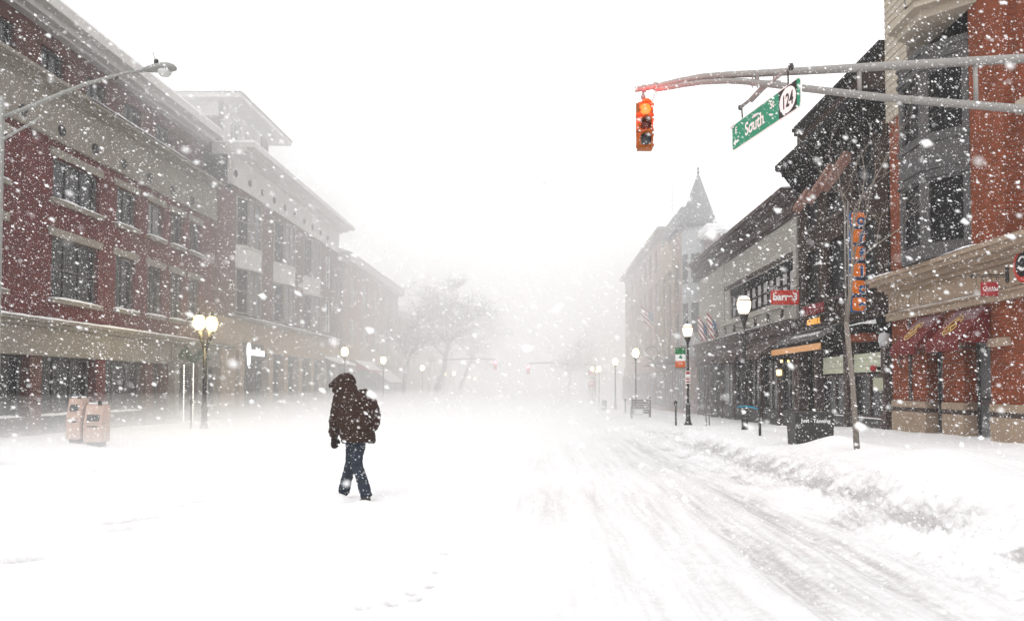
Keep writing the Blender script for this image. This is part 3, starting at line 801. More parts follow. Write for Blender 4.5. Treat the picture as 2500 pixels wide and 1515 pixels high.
def logo_curl(parent, F, y, z, s, d, tilt):
    """gold looped script mark inside a ring, on the sloping cloth"""
    m = MB()
    def P3(u, v): return (F.x(d - v*tilt + .012), y - u*s, z + v*s)
    m.tube([P3(.5*math.cos(t), .5*math.sin(t)) for t in np.linspace(.3, 2*math.pi-.1, 26)], .012, 5)
    m.tube([P3(-.18+.12*math.sin(t*2)+.10*t/3, -.35+.7*t/6.3) for t in np.linspace(0, 6.3, 22)], .014, 5)
    m.tube([P3(.10+.14*math.sin(t*2+1), -.28+.6*t/6.3) for t in np.linspace(0, 6.3, 22)], .014, 5)
    return m.build('gold_script', M_GOLD, parent)
for k, (y0, y1, lab) in enumerate([(16.55, 17.95, 'burgundy door awning with gold script ring, the one nearer the hanging red sign'),
                                   (18.45, 19.75, 'burgundy door awning with gold script ring, the one nearer the glass wall lantern')]):
    t = canopy('door_awning', RF, y0, y1, 2.42, 3.18, .75, M_AWN_R, lab, group='burgundy door awnings', snow=False)
    logo_curl(t, RF, (y0+y1)/2+.1, 2.83, .42, .40, .42)
    m = MB(); xs_ = RF.x(.06); m.prism([(RF.x(.04), 3.20), (RF.x(.3), 2.93), (RF.x(.3), 2.915), (RF.x(.04), 3.185)], 'y', y0+.1, y1-.1); m.build('snow_dusting', mat('thin_snow', (.17, .10, .105), .9, .4, 9), t)

# hanging red sign
t = thing('hanging_sign', (8.95, 15.85, 3.6), 'square dark red sign hanging from a black bracket on the corner building', 'sign')
yb = 15.85
m = MB(); m.tube([(9.57, yb, 3.74), (8.82, yb, 3.74)], .012, 6); m.tube([(9.57, yb, 3.70), (8.82, yb, 3.70)], .008, 6); m.lathe((9.53, yb, 3.58), [(.02, 0), (.05, .05), (.035, .12), (.05, .18), (.035, .25), (.05, .31), (.02, .34)], 8); m.lathe((8.8, yb, 3.72), [(.01, -.04), (.035, 0), (.01, .04)], 8); m.build('bracket', M_IRON, t)
m = MB(); m.box(9.03-.005, 9.03+.005, yb-.005, yb+.005, 3.6, 3.7); m.box(9.30-.005, 9.3+.005, yb-.005, yb+.005, 3.6, 3.7); m.build('hangers', M_IRON, t)
m = MB(); m.box(9.0-.02, 9.33, yb-.02, yb+.02, 3.31, 3.6); m.build('panel', M_RED2, t, bevel=.005)
text_obj('Qdoba', .115, M_SIGNW, t, (9.155, yb-.026, 3.46), (R(90), 0, 0), ext=.002, shear=.3)
m = MB(); m.tube([(9.02+.04*k, yb-.028, 3.415-.012*math.sin(k*.6)) for k in range(7)], .004, 4); m.build('underline', M_SIGNW, t)
m = MB(); m.lathe((9.16, yb, 3.605), [(.03, 0), (.025, .03), (.01, .04)], 8); m.build('snow_cap', M_SNOW, t)
# red round sign at frame edge
t = thing('round_wall_sign', (9.5, 15.1, 3.75), 'red ringed round sign cut off by the picture edge', 'sign')
m = MB(); m.lathe((9.45, 15.15, 3.85), [(.33, .09), (.36, .05), (.36, 0), (.33, -.03)], 24, 'x'); m.build('ring', M_RED, t)
m = MB(); m.lathe((9.41, 15.15, 3.85), [(.24, .03), (.24, .0)], 24, 'x'); m.build('disc', M_SIGNK, t)
m = MB(); m.tube([(9.40, 15.15+.12*math.cos(a), 3.87+.13*math.sin(a)) for a in np.linspace(.4, 6, 14)], .02, 5); m.build('emblem', M_SIGNW, t)
# wall lantern
t = thing('wall_lantern', (9.3, 20.9, 2.7), 'clear glass bowl lantern at the far edge of the corner building', 'lantern')
m = MB(); m.lathe((9.28, 21.05, 2.75), [(.03, -.2), (.12, -.17), (.15, 0), (.12, .14), (.05, .18)], 14); m.build('globe', mat('clouded_glass', (.42, .42, .43), .3, .1), t)
m = MB(); m.tube([(9.6, 21.0, 2.35), (9.35, 21.05, 2.3), (9.28, 21.05, 2.52)], .02, 6); m.build('bracket', M_IRON, t)
m = MB(); m.tube([(9.56, 20.6, 2.2), (9.45, 20.55, 2.25), (9.42, 20.5, 2.1), (9.5, 20.5, 1.95)], .02, 6); m.build('hook', M_IRON, t)

# ================================================================== RIGHT 2: dark tavern
c2 = thing('tavern_building', (9.6, 25, 0), 'very dark three-storey tavern with heavy bracketed cornice between corner and cream buildings', 'building')
T0, T1 = 21.4, 28.95
ops = [(22.3, 23.8, 4.4, 6.3), (24.6, 26.1, 4.4, 6.3), (26.9, 28.2, 4.4, 6.3), (22.3, 23.8, 7.1, 8.8), (24.6, 26.1, 7.1, 8.8), (26.9, 28.2, 7.1, 8.8)]
m = MB(); RF.wall(m, T0, T1, 3.4, 11.0, ops); m.build('wall', M_DARKBRICK, c2)
m = MB(); RF.body(m, T0+.01, T1-.01, -.25, 12, -1, 10.9); m.build('inner_wall', M_DARKW, c2)
for o_ in ops:
    RF.window(c2, *o_, nv=1, nh=2, fm=M_DARKW, gm=M_GLASSD)
    m = MB(); RF.box(m, o_[0]-.1, o_[1]+.1, -.1, .1, o_[2]-.12, o_[2]-.005); m.build('sill', M_BROWNTRIM, c2)
m = MB()
for k, (d, z0, z1) in enumerate([(.2, 9.0, 9.12), (.38, 9.123, 9.3), (.6, 9.303, 9.5), (.85, 9.503, 9.72)]):
    RF.box(m, T0, T1, -.2, d, z0, z1)
m.build('cornice', M_DARKW, c2)
for y in np.arange(21.8, 28.9, .62):
    m = MB(); m.prism([(9.59, 8.6), (9.35, 8.75), (8.85, 9.45), (8.85, 9.5), (9.59, 9.5)], 'y', y-.07, y+.07); m.build('bracket', M_DARKW, c2)
m = MB(); RF.box(m, T0, T1, -.2, .12, 10.85, 11.0); RF.box(m, T0, T1, -.2, .2, 11.003, 11.12); m.build('parapet_cap', M_DARKW, c2)
for (ya, za, yb_, zb) in ((28.6, 7.95, 27.2, 8.35), (27.2, 7.95, 25.0, 8.60), (25.7, 8.0, 23.7, 8.62)):
    m = MB()
    m.add([(9.3, ya, za), (9.3, ya, za+.16), (9.3, yb_, zb+.1), (9.3, yb_, zb-.06), (9.52, ya, za-.1), (9.52, ya, za+.1), (9.52, yb_, zb+.04), (9.52, yb_, zb-.2)],
          [(0, 1, 2, 3), (4, 5, 6, 7), (0, 1, 5, 4), (1, 2, 6, 5), (2, 3, 7, 6), (3, 0, 4, 7)])
    m.build('raked_fin', M_PINK, c2)
m = MB()
for y in (24.2, 23.95): m.tube([(9.5, y, 3.6), (9.5, y, 7.2)], .035, 7)
m.build('downpipes', M_GALV, c2)
# ground floor
m = MB(); RF.box(m, T0, T1, -.25, .25, 2.92, 3.4); m.build('fascia', M_DARKW, c2)
for y in (T0+.2, 24.3, 26.95, T1-.15):
    m = MB(); RF.box(m, y-.14, y+.14, -.25, .12, -1, 2.9); m.build('post', M_BROWNTRIM, c2)
for a, b in ((T0+.34, 24.16), (24.44, 26.81)):
    RF.window(c2, a, b, .55, 1.85, nv=2, d=-.1, name='shop_window', fm=M_BROWNTRIM)
    m = MB(); RF.box(m, a, b, -.25, .05, -1, .54); sl = m.build('stall_riser', M_GREYW, c2)
    RF.cap(sl, a, b, -.1, .08, .542, .03)
    for k in range(3):
        me_ = MB(); n = 4 if a > 24 else 4
        for q in range(n):
            y0 = a+.05+(b-a-.1)*q/n; y1 = a+.05+(b-a-.1)*(q+1)/n-.02
            z0 = 1.9+k*.19
            p_ = MB(); RF.box(p_, y0, y1, -.12, -.08, z0, z0+.18); p_.build('transom_pane', MATS.get('lit_blind') or emit_mat('lit_blind', (.85, .9, .7), .12, (.36, .37, .27)), c2)
RF.window(c2, 27.1, 28.7, -.2, 2.7, nv=2, nh=2, d=-.4, name='door', fm=M_DARKW, gm=M_GLASSD)
# slanted grey awning with lit orange valance
t = thing('tavern_awning', (9.3, 27, 2.9), 'grey sloping tavern awning with white lettering and glowing orange strip under it', 'awning')
m = MB(); m.prism([(9.55, 3.52), (8.85, 3.02), (8.85, 2.98), (9.55, 3.4)], 'y', 24.75, 29.9); m.build('cloth', mat('dark_grey_canvas', (.09, .085, .085), .85, .15, 5), t)
m = MB(); m.box(8.84, 8.9, 24.75, 29.9, 2.66, 2.87); m.build('lit_strip', emit_mat('amber_strip', (1, .42, .12), .16, (.5, .24, .08)), t)
m = MB(); m.box(8.82, 8.9, 24.7, 29.95, 2.873, 2.978); m.build('valance', M_DARKW, t)
ang = math.atan2(.5, .7)
text_obj('CRAFT BREWS & BURGERS', .24, M_SIGNW, t, (9.12, 26.9, 3.235), (ang, 0, R(-90)), ext=.004, sx=1.0)
t = thing('tavern_sign', (9.3, 26.4, 3.5), 'TAVERN in red letters above GRILL in yellow letters on the dark tavern', 'sign')
text_obj('TAVERN', .46, mat('tavern_red', (.20, .02, .025), .6), t, (9.2, 26.3, 4.06), (R(90), 0, R(-90)), ext=.03, sx=1.12, label='red letters', bold=.012)
text_obj('G R I L L', .28, emit_mat('amber_letter', (1, .45, .07), .6, (.6, .3, .05)), t, (9.2, 26.25, 3.66), (R(90), 0, R(-90)), ext=.03, sx=1.15, label='glowing yellow letters')
m = MB(); m.box(9.24, 9.29, 25.0, 27.7, 3.52, 3.55); m.box(9.24, 9.29, 25.0, 27.7, 3.86, 3.89); m.build('rail', M_IRON, t)
# vertical projecting sign of six plates
t = thing('vertical_sign', (9.2, 22, 3.5), 'vertical sign of six orange squares spelling office in blue letters', 'sign')
m = MB(); m.tube([(9.18, 22.06, 3.3), (9.18, 22.06, 6.75)], .03, 6)
for z in (3.7, 5.0, 6.5): m.tube([(9.18, 22.06, z), (9.6, 22.06, z)], .02, 6)
m.build('mast', M_IRON, t)
def rrect(cx, cz, hw, r, n=5):
    pts = []
    for (sx, sz, a0) in ((1, 1, 0), (-1, 1, 90), (-1, -1, 180), (1, -1, 270)):
        for k in range(n):
            a = R(a0+90*k/(n-1)); pts.append((cx+sx*(hw-r)+r*math.cos(a), cz+sz*(hw-r)+r*math.sin(a)))
    return pts
for k, ch in enumerate('office'):
    zc = 6.21-k*.484; cx = 8.97
    m = MB(); m.prism(rrect(cx, zc, .215, .09), 'y', 21.95, 22.04); bl = m.build('letter_box', M_BLUE, t)
    m = MB(); m.prism(rrect(cx+.01, zc+.005, .188, .085), 'y', 21.925, 21.949); m.build('face', M_ORANGE, bl)
    text_obj(ch, .44, M_SIGNW, t, (cx+.10, 21.921, zc-.045), (R(90), 0, 0), ext=.002, bold=.02)
    text_obj(ch, .44, M_BLUE, t, (cx+.085, 21.912, zc-.03), (R(90), 0, 0), ext=.003, bold=.014)
# little snow-topped porch hood, menu board, bell
t = thing('porch_hood', (9.2, 22.2, 3), 'small dark porch hood with snow on top beside the orange brick corner', 'porch hood')
m = MB(); m.box(8.95, 9.58, 21.7, 22.9, 2.98, 3.22); m.build('canopy', M_DARKW, t)
m = MB(); m.add([(8.93, 21.68, 3.225), (9.58, 21.68, 3.225), (9.58, 22.92, 3.225), (8.93, 22.92, 3.225), (9.58, 21.75, 3.42), (9.58, 22.85, 3.42)], [(0, 1, 2, 3), (0, 1, 4), (0, 4, 5, 3), (3, 5, 2)]); m.build('snow_cap', M_SNOW, t)
m = MB(); m.box(9.0, 9.57, 21.75, 22.85, 2.77, 2.977); m.build('brick_band', M_BRICK3, t)
t = thing('menu_board', (9.4, 21.65, 1.5), 'small pale lit menu board at the tavern entrance', 'menu board')
m = MB(); m.box(9.22, 9.52, 21.62, 21.66, 1.35, 1.72); m.build('frame', M_CREAM, t)
m = MB(); m.box(9.24, 9.50, 21.605, 21.618, 1.37, 1.70); m.build('sheet', MATS['lit_blind'], t)
t = thing('alarm_bell', (9.4, 22, 2), 'small round red bell on the tavern wall', 'alarm bell')
m = MB(); m.lathe((9.35, 21.9, 1.98), [(.02, -.10), (.08, -.07), (.1, -.02), (.1, .02)], 12, 'y'); m.build('gong', M_RED2, t)
m = MB(); m.box(9.3, 9.6, 21.92, 21.97, 1.93, 2.03); m.build('mount', M_IRON, t)

# ================================================================== RIGHT 3: cream siding building with ribbon window
c3 = thing('cream_building', (9.6, 38, 0), 'low cream building with boarded upper wall and long ribbon window', 'building')
C0, C1 = 29.05, 47.4
m = MB(); RF.wall(m, C0, C1, 4.0, 6.62, [(29.6, 39.6, 4.9, 6.4)], t=.3); m.build('wall', M_CLAP, c3)
m = MB(); RF.body(m, C0+.01, C1-.01, -.3, 12, -1, 8.8); m.build('inner_wall', M_DARKW, c3)
m = MB(); RF.box(m, C0, C1, -.29, 0, 6.623, 7.9); m.build('wall_backing', M_CLAP, c3)
boards(c3, RF, C0, 40.55, 6.64, 7.86, .01, .13, M_CLAP)
boards(c3, RF, 40.85, C1, 6.64, 7.86, .01, .13, M_CLAP)
m = MB(); RF.box(m, 40.58, 40.82, -.1, .08, 4.0, 7.9); RF.box(m, C0, C0+.35, -.1, .06, 4.0, 6.62); m.build('pilaster', M_CLAP, c3)
m = MB()
for k, (d, z0, z1) in enumerate([(.08, 7.9, 8.02), (.2, 8.023, 8.2), (.16, 8.203, 8.45), (.34, 8.453, 8.62), (.5, 8.623, 8.78), (.62, 8.783, 8.95)]):
    RF.box(m, C0+.02, C1, -.3, d, z0, z1)
m.build('cornice', M_BROWNTRIM, c3)
m = MB(); RF.box(m, C0+.05, C1, -10, .55, 8.953, 9.0); m.build('roof_snow', M_SNOW, c3)
m = MB()
for z in (6.45, 6.52, 6.58): RF.box(m, 29.3, 40.5, -.01, .05+.03*(z-6.4), z, z+.05)
m.build('head_moulding', M_BROWNTRIM, c3)
m = MB(); RF.box(m, 29.6, 39.6, -.28, -.05, 6.1, 6.4); m.build('dark_head', M_DARKW, c3)
yy = np.linspace(29.6, 39.6, 12)
for a, b in zip(yy[:-1], yy[1:]):
    RF.window(c3, a+.002, b-.002, 4.92, 6.1, nv=1, nh=2, d=-.12, fm=M_DARKW, gm=mat('blind_behind_glass', (.33, .31, .32), .4, .1, 2), fw=.11)
m = MB(); RF.box(m, C0, C1, -.2, .12, 4.62, 4.8); m.build('sill_band', M_CLAP, c3)
for y in np.arange(30.5, 46, 1.9):
    m = MB(); m.lathe((9.45, y, 4.15), [(.04, 0), (.09, .08), (.05, .2), (.08, .3), (.02, .38)], 8); m.build('gooseneck_lamp', M_BROWNTRIM, c3)
m = MB(); RF.box(m, C0, C1, -.2, .3, 3.55, 3.9); RF.box(m, C0, C1, -.2, .2, 3.1, 3.547); m.build('fascia', M_BROWNTRIM, c3)
m = MB(); RF.box(m, C0, C1, -.2, .38, 3.903, 4.0); c_ = m.build('ledge', M_BROWNTRIM, c3); RF.cap(c_, C0+.3, C1, .1, .4, 4.002, .05)
pr = [29.2, 31.2, 33.8, 36.4, 38.6, 41.2, 43.8, 45.6, 47.3]
for y in pr:
    m = MB(); RF.box(m, y-.12, y+.12, -.2, .12, -1, 3.1); m.build('post', M_BROWNTRIM, c3)
for a, b in zip(pr[:-1], pr[1:]):
    rec = random.random() < .3
    RF.window(c3, a+.12, b-.12, .0 if rec else .5, 3.09, nv=2, nh=1, d=-.5 if rec else -.05, name='shop_window', fm=M_GREYW, gm=M_GLASS if random.random() < .6 else M_GLASSG)
    if not rec:
        m = MB(); RF.box(m, a+.12, b-.12, -.2, .02, -1, .49); m.build('stall_riser', M_GREYW, c3)
for (y0, y1, lab) in ((30.3, 33.6, 'dark brown shop awning just past the tavern lantern'), (34.2, 38.2, 'dark brown shop awning under the ribbon window, the middle one'), (39.2, 43.2, 'dark brown shop awning beyond the ribbon window')):
    canopy('shop_awning', RF, y0, y1, 2.75, 3.5, 1.1, mat('brown_canvas', (.07, .05, .045), .85, .2, 5), lab, group='brown awnings on the cream building', snow=False)
# barre3 sign
t = thing('hanging_sign', (8.9, 28.4, 5), 'red rounded hanging sign lettered barre3 in white', 'sign')
m = MB(); m.prism([(8.4+.0, 4.63), (8.4, 4.95), (8.45, 5.0), (9.37, 5.0), (9.42, 4.95), (9.42, 4.52), (9.37, 4.47), (8.45, 4.47), (8.4, 4.52)], 'y', 28.36, 28.44); m.build('panel', M_RED, t)
text_obj('barre3', .36, M_SIGNW, t, (8.905, 28.355, 4.74), (R(90), 0, 0), ext=.003, bold=.012, sx=.93)
m = MB(); m.tube([(8.32, 28.4, 5.13), (9.6, 28.4, 5.13)], .022, 6); m.tube([(8.85, 28.4, 5.13), (9.58, 28.4, 5.62)], .018, 6)
for x in (8.55, 9.25): m.tube([(x, 28.4, 5.13), (x, 28.4, 5.0)], .008, 5)
m.build('bracket', M_IRON, t)
m = MB(); m.tube([(9.56, 28.4, 4.4), (9.56, 28.4, 5.7)], .02, 6); m.build('mount', M_IRON, t)
# amber lanterns by the tavern door
EM_AMB = emit_mat('amber_glow', (1, .55, .1), 4.5)
for (x, y, z, r, lab) in ((8.95, 29.3, 2.0, .10, 'large amber lantern hanging low at the tavern doorway'),
                          (8.95, 29.0, 2.42, .045, 'small amber lamp above the large lantern, the left one'), (9.2, 29.0, 2.42, .035, 'small amber lamp above the large lantern, nearer the tavern')):
    t = thing('lantern', (x, y, z), lab, 'lantern')
    m = MB(); m.lathe((x, y, z), [(r*.5, -r*1.1), (r*.95, -r*.8), (r, .3*r), (r*.9, r), (r*.4, r*1.1)], 12); m.build('glass', EM_AMB, t)
    m = MB(); m.lathe((x, y, z+r*1.12), [(r*1.0, 0), (r*.5, r*.4), (.01, r*.6)], 10); m.tube([(x, y, z+r*1.5), (x, y, z+.5)], .006, 5); m.build('cap', M_IRON, t)

# ================================================================== RIGHT 4: turreted victorian block
c4 = thing('turret_building', (9.6, 68, 0), 'tall pinkish victorian block with pointed corner turret', 'building')
D0, D1 = 47.6, 89
ops = [(y, y+1.5, z, z+2.3) for y in np.arange(54, 88, 3.4) for z in (4.3, 7.8, 11.0) if not (z == 11.0 and 52 < y < 62)]
ops = [(a, b, c, min(e, 13.1)) for a, b, c, e in ops if not (a < 61.5 and c > 10)]
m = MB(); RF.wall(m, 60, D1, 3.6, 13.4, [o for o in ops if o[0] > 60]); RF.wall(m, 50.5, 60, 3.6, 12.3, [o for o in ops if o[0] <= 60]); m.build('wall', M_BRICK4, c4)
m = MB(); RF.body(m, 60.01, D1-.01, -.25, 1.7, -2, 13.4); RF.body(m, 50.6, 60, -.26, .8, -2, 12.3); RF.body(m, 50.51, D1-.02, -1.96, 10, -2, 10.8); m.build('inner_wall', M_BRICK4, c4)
for o_ in ops: RF.window(c4, *o_, nv=1, nh=2, fm=M_BROWNTRIM, gm=M_GLASSG)
m = MB(); RF.box(m, 60.2, D1+.3, -2.0, .35, 13.403, 13.6); RF.box(m, 60, D1+.5, -2.1, .6, 13.603, 13.9); m.build('eaves', M_LIME, c4)
m = MB(); RF.box(m, D0, 50.49, -12, -.9, -2, 10.9); m.build('side_wall', M_BRICK2, c4)
m = MB(); RF.box(m, D0-.2, 50.4, -12, -.6, 10.903, 11.05); RF.box(m, D0-.4, 50.4, -12, -.5, 11.053, 11.35); m.build('side_eaves', M_WHITE, c4)
m = MB(); RF.box(m, D0-.4, 50.4, -12, -.5, 11.353, 11.45); m.build('roof_snow', M_SNOW, c4)
# turret shaft and cone
tx, ty = 10.35, 51.0
m = MB(); m.lathe((tx, ty, 0), [(1.0, 3.4), (1.12, 3.7), (1.12, 11.9)], 8); m.build('turret_shaft', mat('blue_grey_boarding', (.33, .34, .35), .8, .1), c4)
for z in (5.0, 8.2):
    for k in (3, 4, 5):
        a = 2*math.pi*(k+.5)/8; nx_, ny_ = math.cos(a), math.sin(a); rr = 1.12*math.cos(math.pi/8)+.01
        m = MB(); m.box(-.03, .03, -.28, .28, 0, 1.9, rot=(0, 0, a), c=(0, 0, 0))
        m.v = [(p[0]+tx+nx_*rr, p[1]+ty+ny_*rr, p[2]+z) for p in m.v]
        m.build('turret_window', M_GLASS, c4)
m = MB(); m.lathe((tx, ty, 0), [(1.3, 11.9), (1.42, 12.0), (1.25, 12.25), (.06, 15.5)], 8); m.build('turret_roof', M_ROOF, c4)
m = MB(); m.lathe((tx, ty, 0), [(.05, 15.5), (.11, 15.6), (.04, 15.75), (.08, 15.85), (.02, 16.0), (.01, 16.25)], 8); m.build('finial', M_IRON, c4)
# mansard beside the turret and round-headed stone gable
m = MB()
m.add([(9.25, 52.6, 12.3), (9.25, 60.1, 12.3), (10.7, 60.1, 12.3), (10.7, 52.6, 12.3), (9.65, 53.4, 13.9), (9.65, 59.6, 13.9), (10.4, 59.6, 13.9), (10.4, 53.4, 13.9)],
      [(0, 1, 5, 4), (1, 2, 6, 5), (2, 3, 7, 6), (3, 0, 4, 7), (4, 5, 6, 7)]); m.build('mansard_roof', M_ROOF, c4)
m = MB(); m.tube([(9.8, 58, 13.8), (9.8, 58, 16.8)], .03, 5); m.build('flagpole', M_GALV, c4)
m = MB(); m.prism([(54.5, 9.8), (60.5, 9.8), (60.5, 10.6), (59.4, 11.2), (58.6, 12.0), (57.5, 12.4), (56.4, 12.0), (55.6, 11.2), (54.5, 10.6)], 'x', 9.2, 9.595); m.build('ornate_gable', M_TAN, c4)
for y in (54.4, 57.0, 59.4, 60.6): 
    m = MB(); m.lathe((9.3, y, 0), [(.16, 3.6), (.2, 3.8), (.15, 4.0), (.15, 9.4), (.22, 9.6), (.22, 9.8)], 8); m.build('column', M_TAN, c4)
m = MB(); RF.box(m, 50.5, D1, -.25, .15, -2, 3.6); m.build('shopfront', M_BRICK4, c4)
for y in np.arange(51.5, 87, 4.4): RF.window(c4, y, y+3.4, .0, 2.7, nv=3, d=.2, name='shop_window', fm=M_BROWNTRIM)
m = MB(); m.prism([(9.45, 3.9), (8.3, 3.2), (8.3, 3.1), (9.45, 3.1)], 'y', 50.6, 63); m.build('pent_canopy', M_BROWNTRIM, c4)
# oriel beside turret
for z in (4.6, 7.6):
    RF.window(c4, 48.2, 49.9, z, z+1.9, nv=2, nh=2, d=-.75, fm=M_WHITE)
# ring sign
t = thing('ring_sign', (9, 64, 3.4), 'faint round ring sign on the victorian block behind the banner lamp', 'sign')
m = MB(); m.tube([(8.55+.5*math.cos(a), 60, 4.1+.5*math.sin(a)) for a in np.linspace(0, 2*math.pi, 24)], .06, 6, False); m.build('ring', M_IRON, t)
m = MB(); m.tube([(9.6, 60, 4.1), (9.05, 60, 4.1)], .03, 5); m.build('bracket', M_IRON, t)

c5 = thing('pale_building', (14, 150, 0), 'faint pale flat-topped block at the far end of the lamp row', 'building')
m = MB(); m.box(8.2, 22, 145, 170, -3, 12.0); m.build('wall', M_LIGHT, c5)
m = MB(); m.box(8.0, 22.2, 144.8, 170.2, 12.003, 12.7); m.build('eaves', M_LIGHT, c5)
m = MB(); m.box(9.0, 9.8, 146, 147, 12.703, 13.6); m.box(15.5, 16.5, 146, 147, 12.703, 14); m.build('chimney', M_BRICK4, c5)
for x in np.arange(9.2, 21, 2.4):
    for z in (3, 6.2, 9.2):
        m = MB(); m.box(x, x+1.1, 144.93, 144.99, z, z+1.7); m.build('window', M_GLASSG, c5)

# ================================================================== street lamps
EM_GLOBE = emit_mat('globe_glow', (1, .80, .58), 1.5, (.9, .85, .75))
EM_GLOBEH = emit_mat('globe_glow_bright', (1, .74, .16), 7, (.9, .85, .7))
EM_GLOBEF = emit_mat('globe_glow_far', (1, .78, .28), 22, (.9, .85, .7))
def globe_parts(parent, cx, cy, cz, mt, far=False):
    """acorn globe with its cap ring and finial; cz = bottom of the globe"""
    m = MB(); m.lathe((cx, cy, cz), [(.10, 0), (.15, .06), (.19, .17), (.205, .28), (.20, .36), (.17, .385)], 18); g_ = m.build('globe', mt, parent)
    m = MB(); m.lathe((cx, cy, cz), [(.205, .378), (.215, .39), (.205, .402)], 18); m.build('ring', M_IRON, g_)
    m = MB(); m.lathe((cx, cy, cz), [(.185, .403), (.17, .44), (.13, .49), (.09, .52)], 16); m.build('dome', mt, g_)
    m = MB(); m.lathe((cx, cy, cz), [(.095, .52), (.06, .545), (.05, .57), (.02, .60), (.028, .63), (.005, .68)], 10); m.build('finial', M_IRON, g_)
def make_lamp(x, y, mt, label, group, crossbar=True):
    t = thing('street_lamp', (x, y, -.008*y), label, 'street lamp', group)
    z0 = t.location.z
    m = MB(); m.lathe((x, y, z0), [(.17, -.1), (.17, .18), (.14, .24), (.10, .42), (.095, .44), (.09, .98), (.065, 1.02)], 14); m.build('base', M_IRON, t)
    m = MB(); m.lathe((x, y, z0), [(.058, 1.02), (.052, 1.7), (.046, 3.2), (.045, 3.44)], 12); m.build('post', M_IRON, t)
    m = MB(); m.lathe((x, y, z0), [(.045, 3.44), (.055, 3.5), (.075, 3.56), (.10, 3.64), (.13, 3.70), (.13, 3.765)], 14); m.build('neck', M_IRON, t)
    if crossbar:
        m = MB(); m.tube([(x-.25, y, z0+3.37), (x+.25, y, z0+3.37)], .014, 6); m.lathe((x-.25, y, z0+3.37), [(.01, -.02), (.022, 0), (.01, .02)], 6); m.lathe((x+.25, y, z0+3.37), [(.01, -.02), (.022, 0), (.01, .02)], 6); m.build('crossbar', M_IRON, t)
    globe_parts(t, x, y, z0+3.77, mt)
    return t
RG, LG = 'street lamps along the right kerb', 'street lamps along the left kerb'
make_lamp(5.92, 22.7, EM_GLOBE, 'tall black street lamp with warm globe nearest on the right kerb, beside the ribbon window', RG)
lamp2 = make_lamp(5.98, 31.8, EM_GLOBE, 'black street lamp carrying the green, white and orange banner', RG)
far_r = make_lamp(6.0, 49.5, EM_GLOBEF, 'street lamp standing behind the snowy bench', RG)
def lamp_copy(src, x, y, lab, grp):
    c = copy_tree(src); c.location = (x, y, -.008*y); c['label'] = lab; c['group'] = grp; return c
lamp_copy(far_r, 6.0, 63.2, 'fourth street lamp on the right kerb, next past the one behind the bench', RG)
lamp_copy(far_r, 6.05, 81.7, 'hazy street lamp without banner just right of the red and white banner', RG)
lamp_copy(far_r, 5.45, 83.0, 'hazy street lamp holding the red and white banner', RG)
lamp_copy(far_r, 4.75, 132, 'tiny street lamp glow in front of the far right bare tree', RG)
lamp_copy(far_r, -12.2, 48.2, 'dim street lamp just left of the walking person by the grey awning', LG)
lamp_copy(far_r, -12.3, 60.5, 'bright street lamp just right of the hooded head', LG)
lamp_copy(far_r, -12.1, 79, 'hazy street lamp between the red awning and the leaning tree trunk', LG)
lamp_copy(far_r, -12.6, 101, 'faint lamp right beside the leaning tree trunk', LG)
lamp_copy(far_r, -11.3, 100.5, 'faint lamp one post right of the leaning tree trunk', LG)
lamp_copy(far_r, -11.7, 126, 'very faint lamp below the left arm of the far red signal', LG)
lamp_copy(far_r, -11.9, 139, 'last but one faint glow in the left lamp row', LG)
lamp_copy(far_r, -12.0, 171, 'last faint glow in the left lamp row', LG)
# twin lamp
t = thing('twin_street_lamp', (-12.2, 28.2, -.226), 'bright yellow twin-globe street lamp in front of the brick block corner', 'street lamp', LG)
x, y, z0 = -12.2, 28.2, -.226
m = MB(); m.lathe((x, y, z0), [(.17, -.1), (.17, .18), (.14, .24), (.11, .42), (.11, .98), (.09, 1.02)], 14); m.build('base', M_IRON, t)
m = MB(); m.lathe((x, y, z0), [(.085, 1.02), (.075, 1.7), (.07, 3.1)], 12); m.build('post', M_IRON, t)
m = MB()
for s in (-1, 1): m.tube([(x, y, z0+2.9), (x+s*.05, y, z0+3.15), (x+s*.15, y, z0+3.45), (x+s*.20, y, z0+3.72)], [.06, .06, .075, .12], 10)
m.build('twin_neck', M_IRON, t)
for s in (-1, 1): globe_parts(t, x+s*.205, y+s*.05, z0+3.74-.02*s, EM_GLOBEH)
# real lamp light of the twin globes, so the snow air round them glows
for s in (-1, 1):
    ld = bpy.data.lights.new('globe_light', 'POINT'); ld.energy = 100; ld.color = (1, .80, .38); ld.shadow_soft_size = .22
    lo = bpy.data.objects.new('globe_light', ld); COL.objects.link(lo); lo.parent = t; lo.location = (s*.21, -.32, 3.95)
for xx in (-12.45,):
    t = thing('kerb_post', (xx, 27.7, -.1), 'thin dark post close beside the twin-globe lamp', 'post')
    m = MB(); m.tube([(xx, 27.7, -.3), (xx, 27.7, .85)], .035, 8); m.lathe((xx, 27.7, .85), [(.04, 0), (.06, .05), (.05, .14), (.02, .18)], 8); m.build('shaft', M_IRON, t)

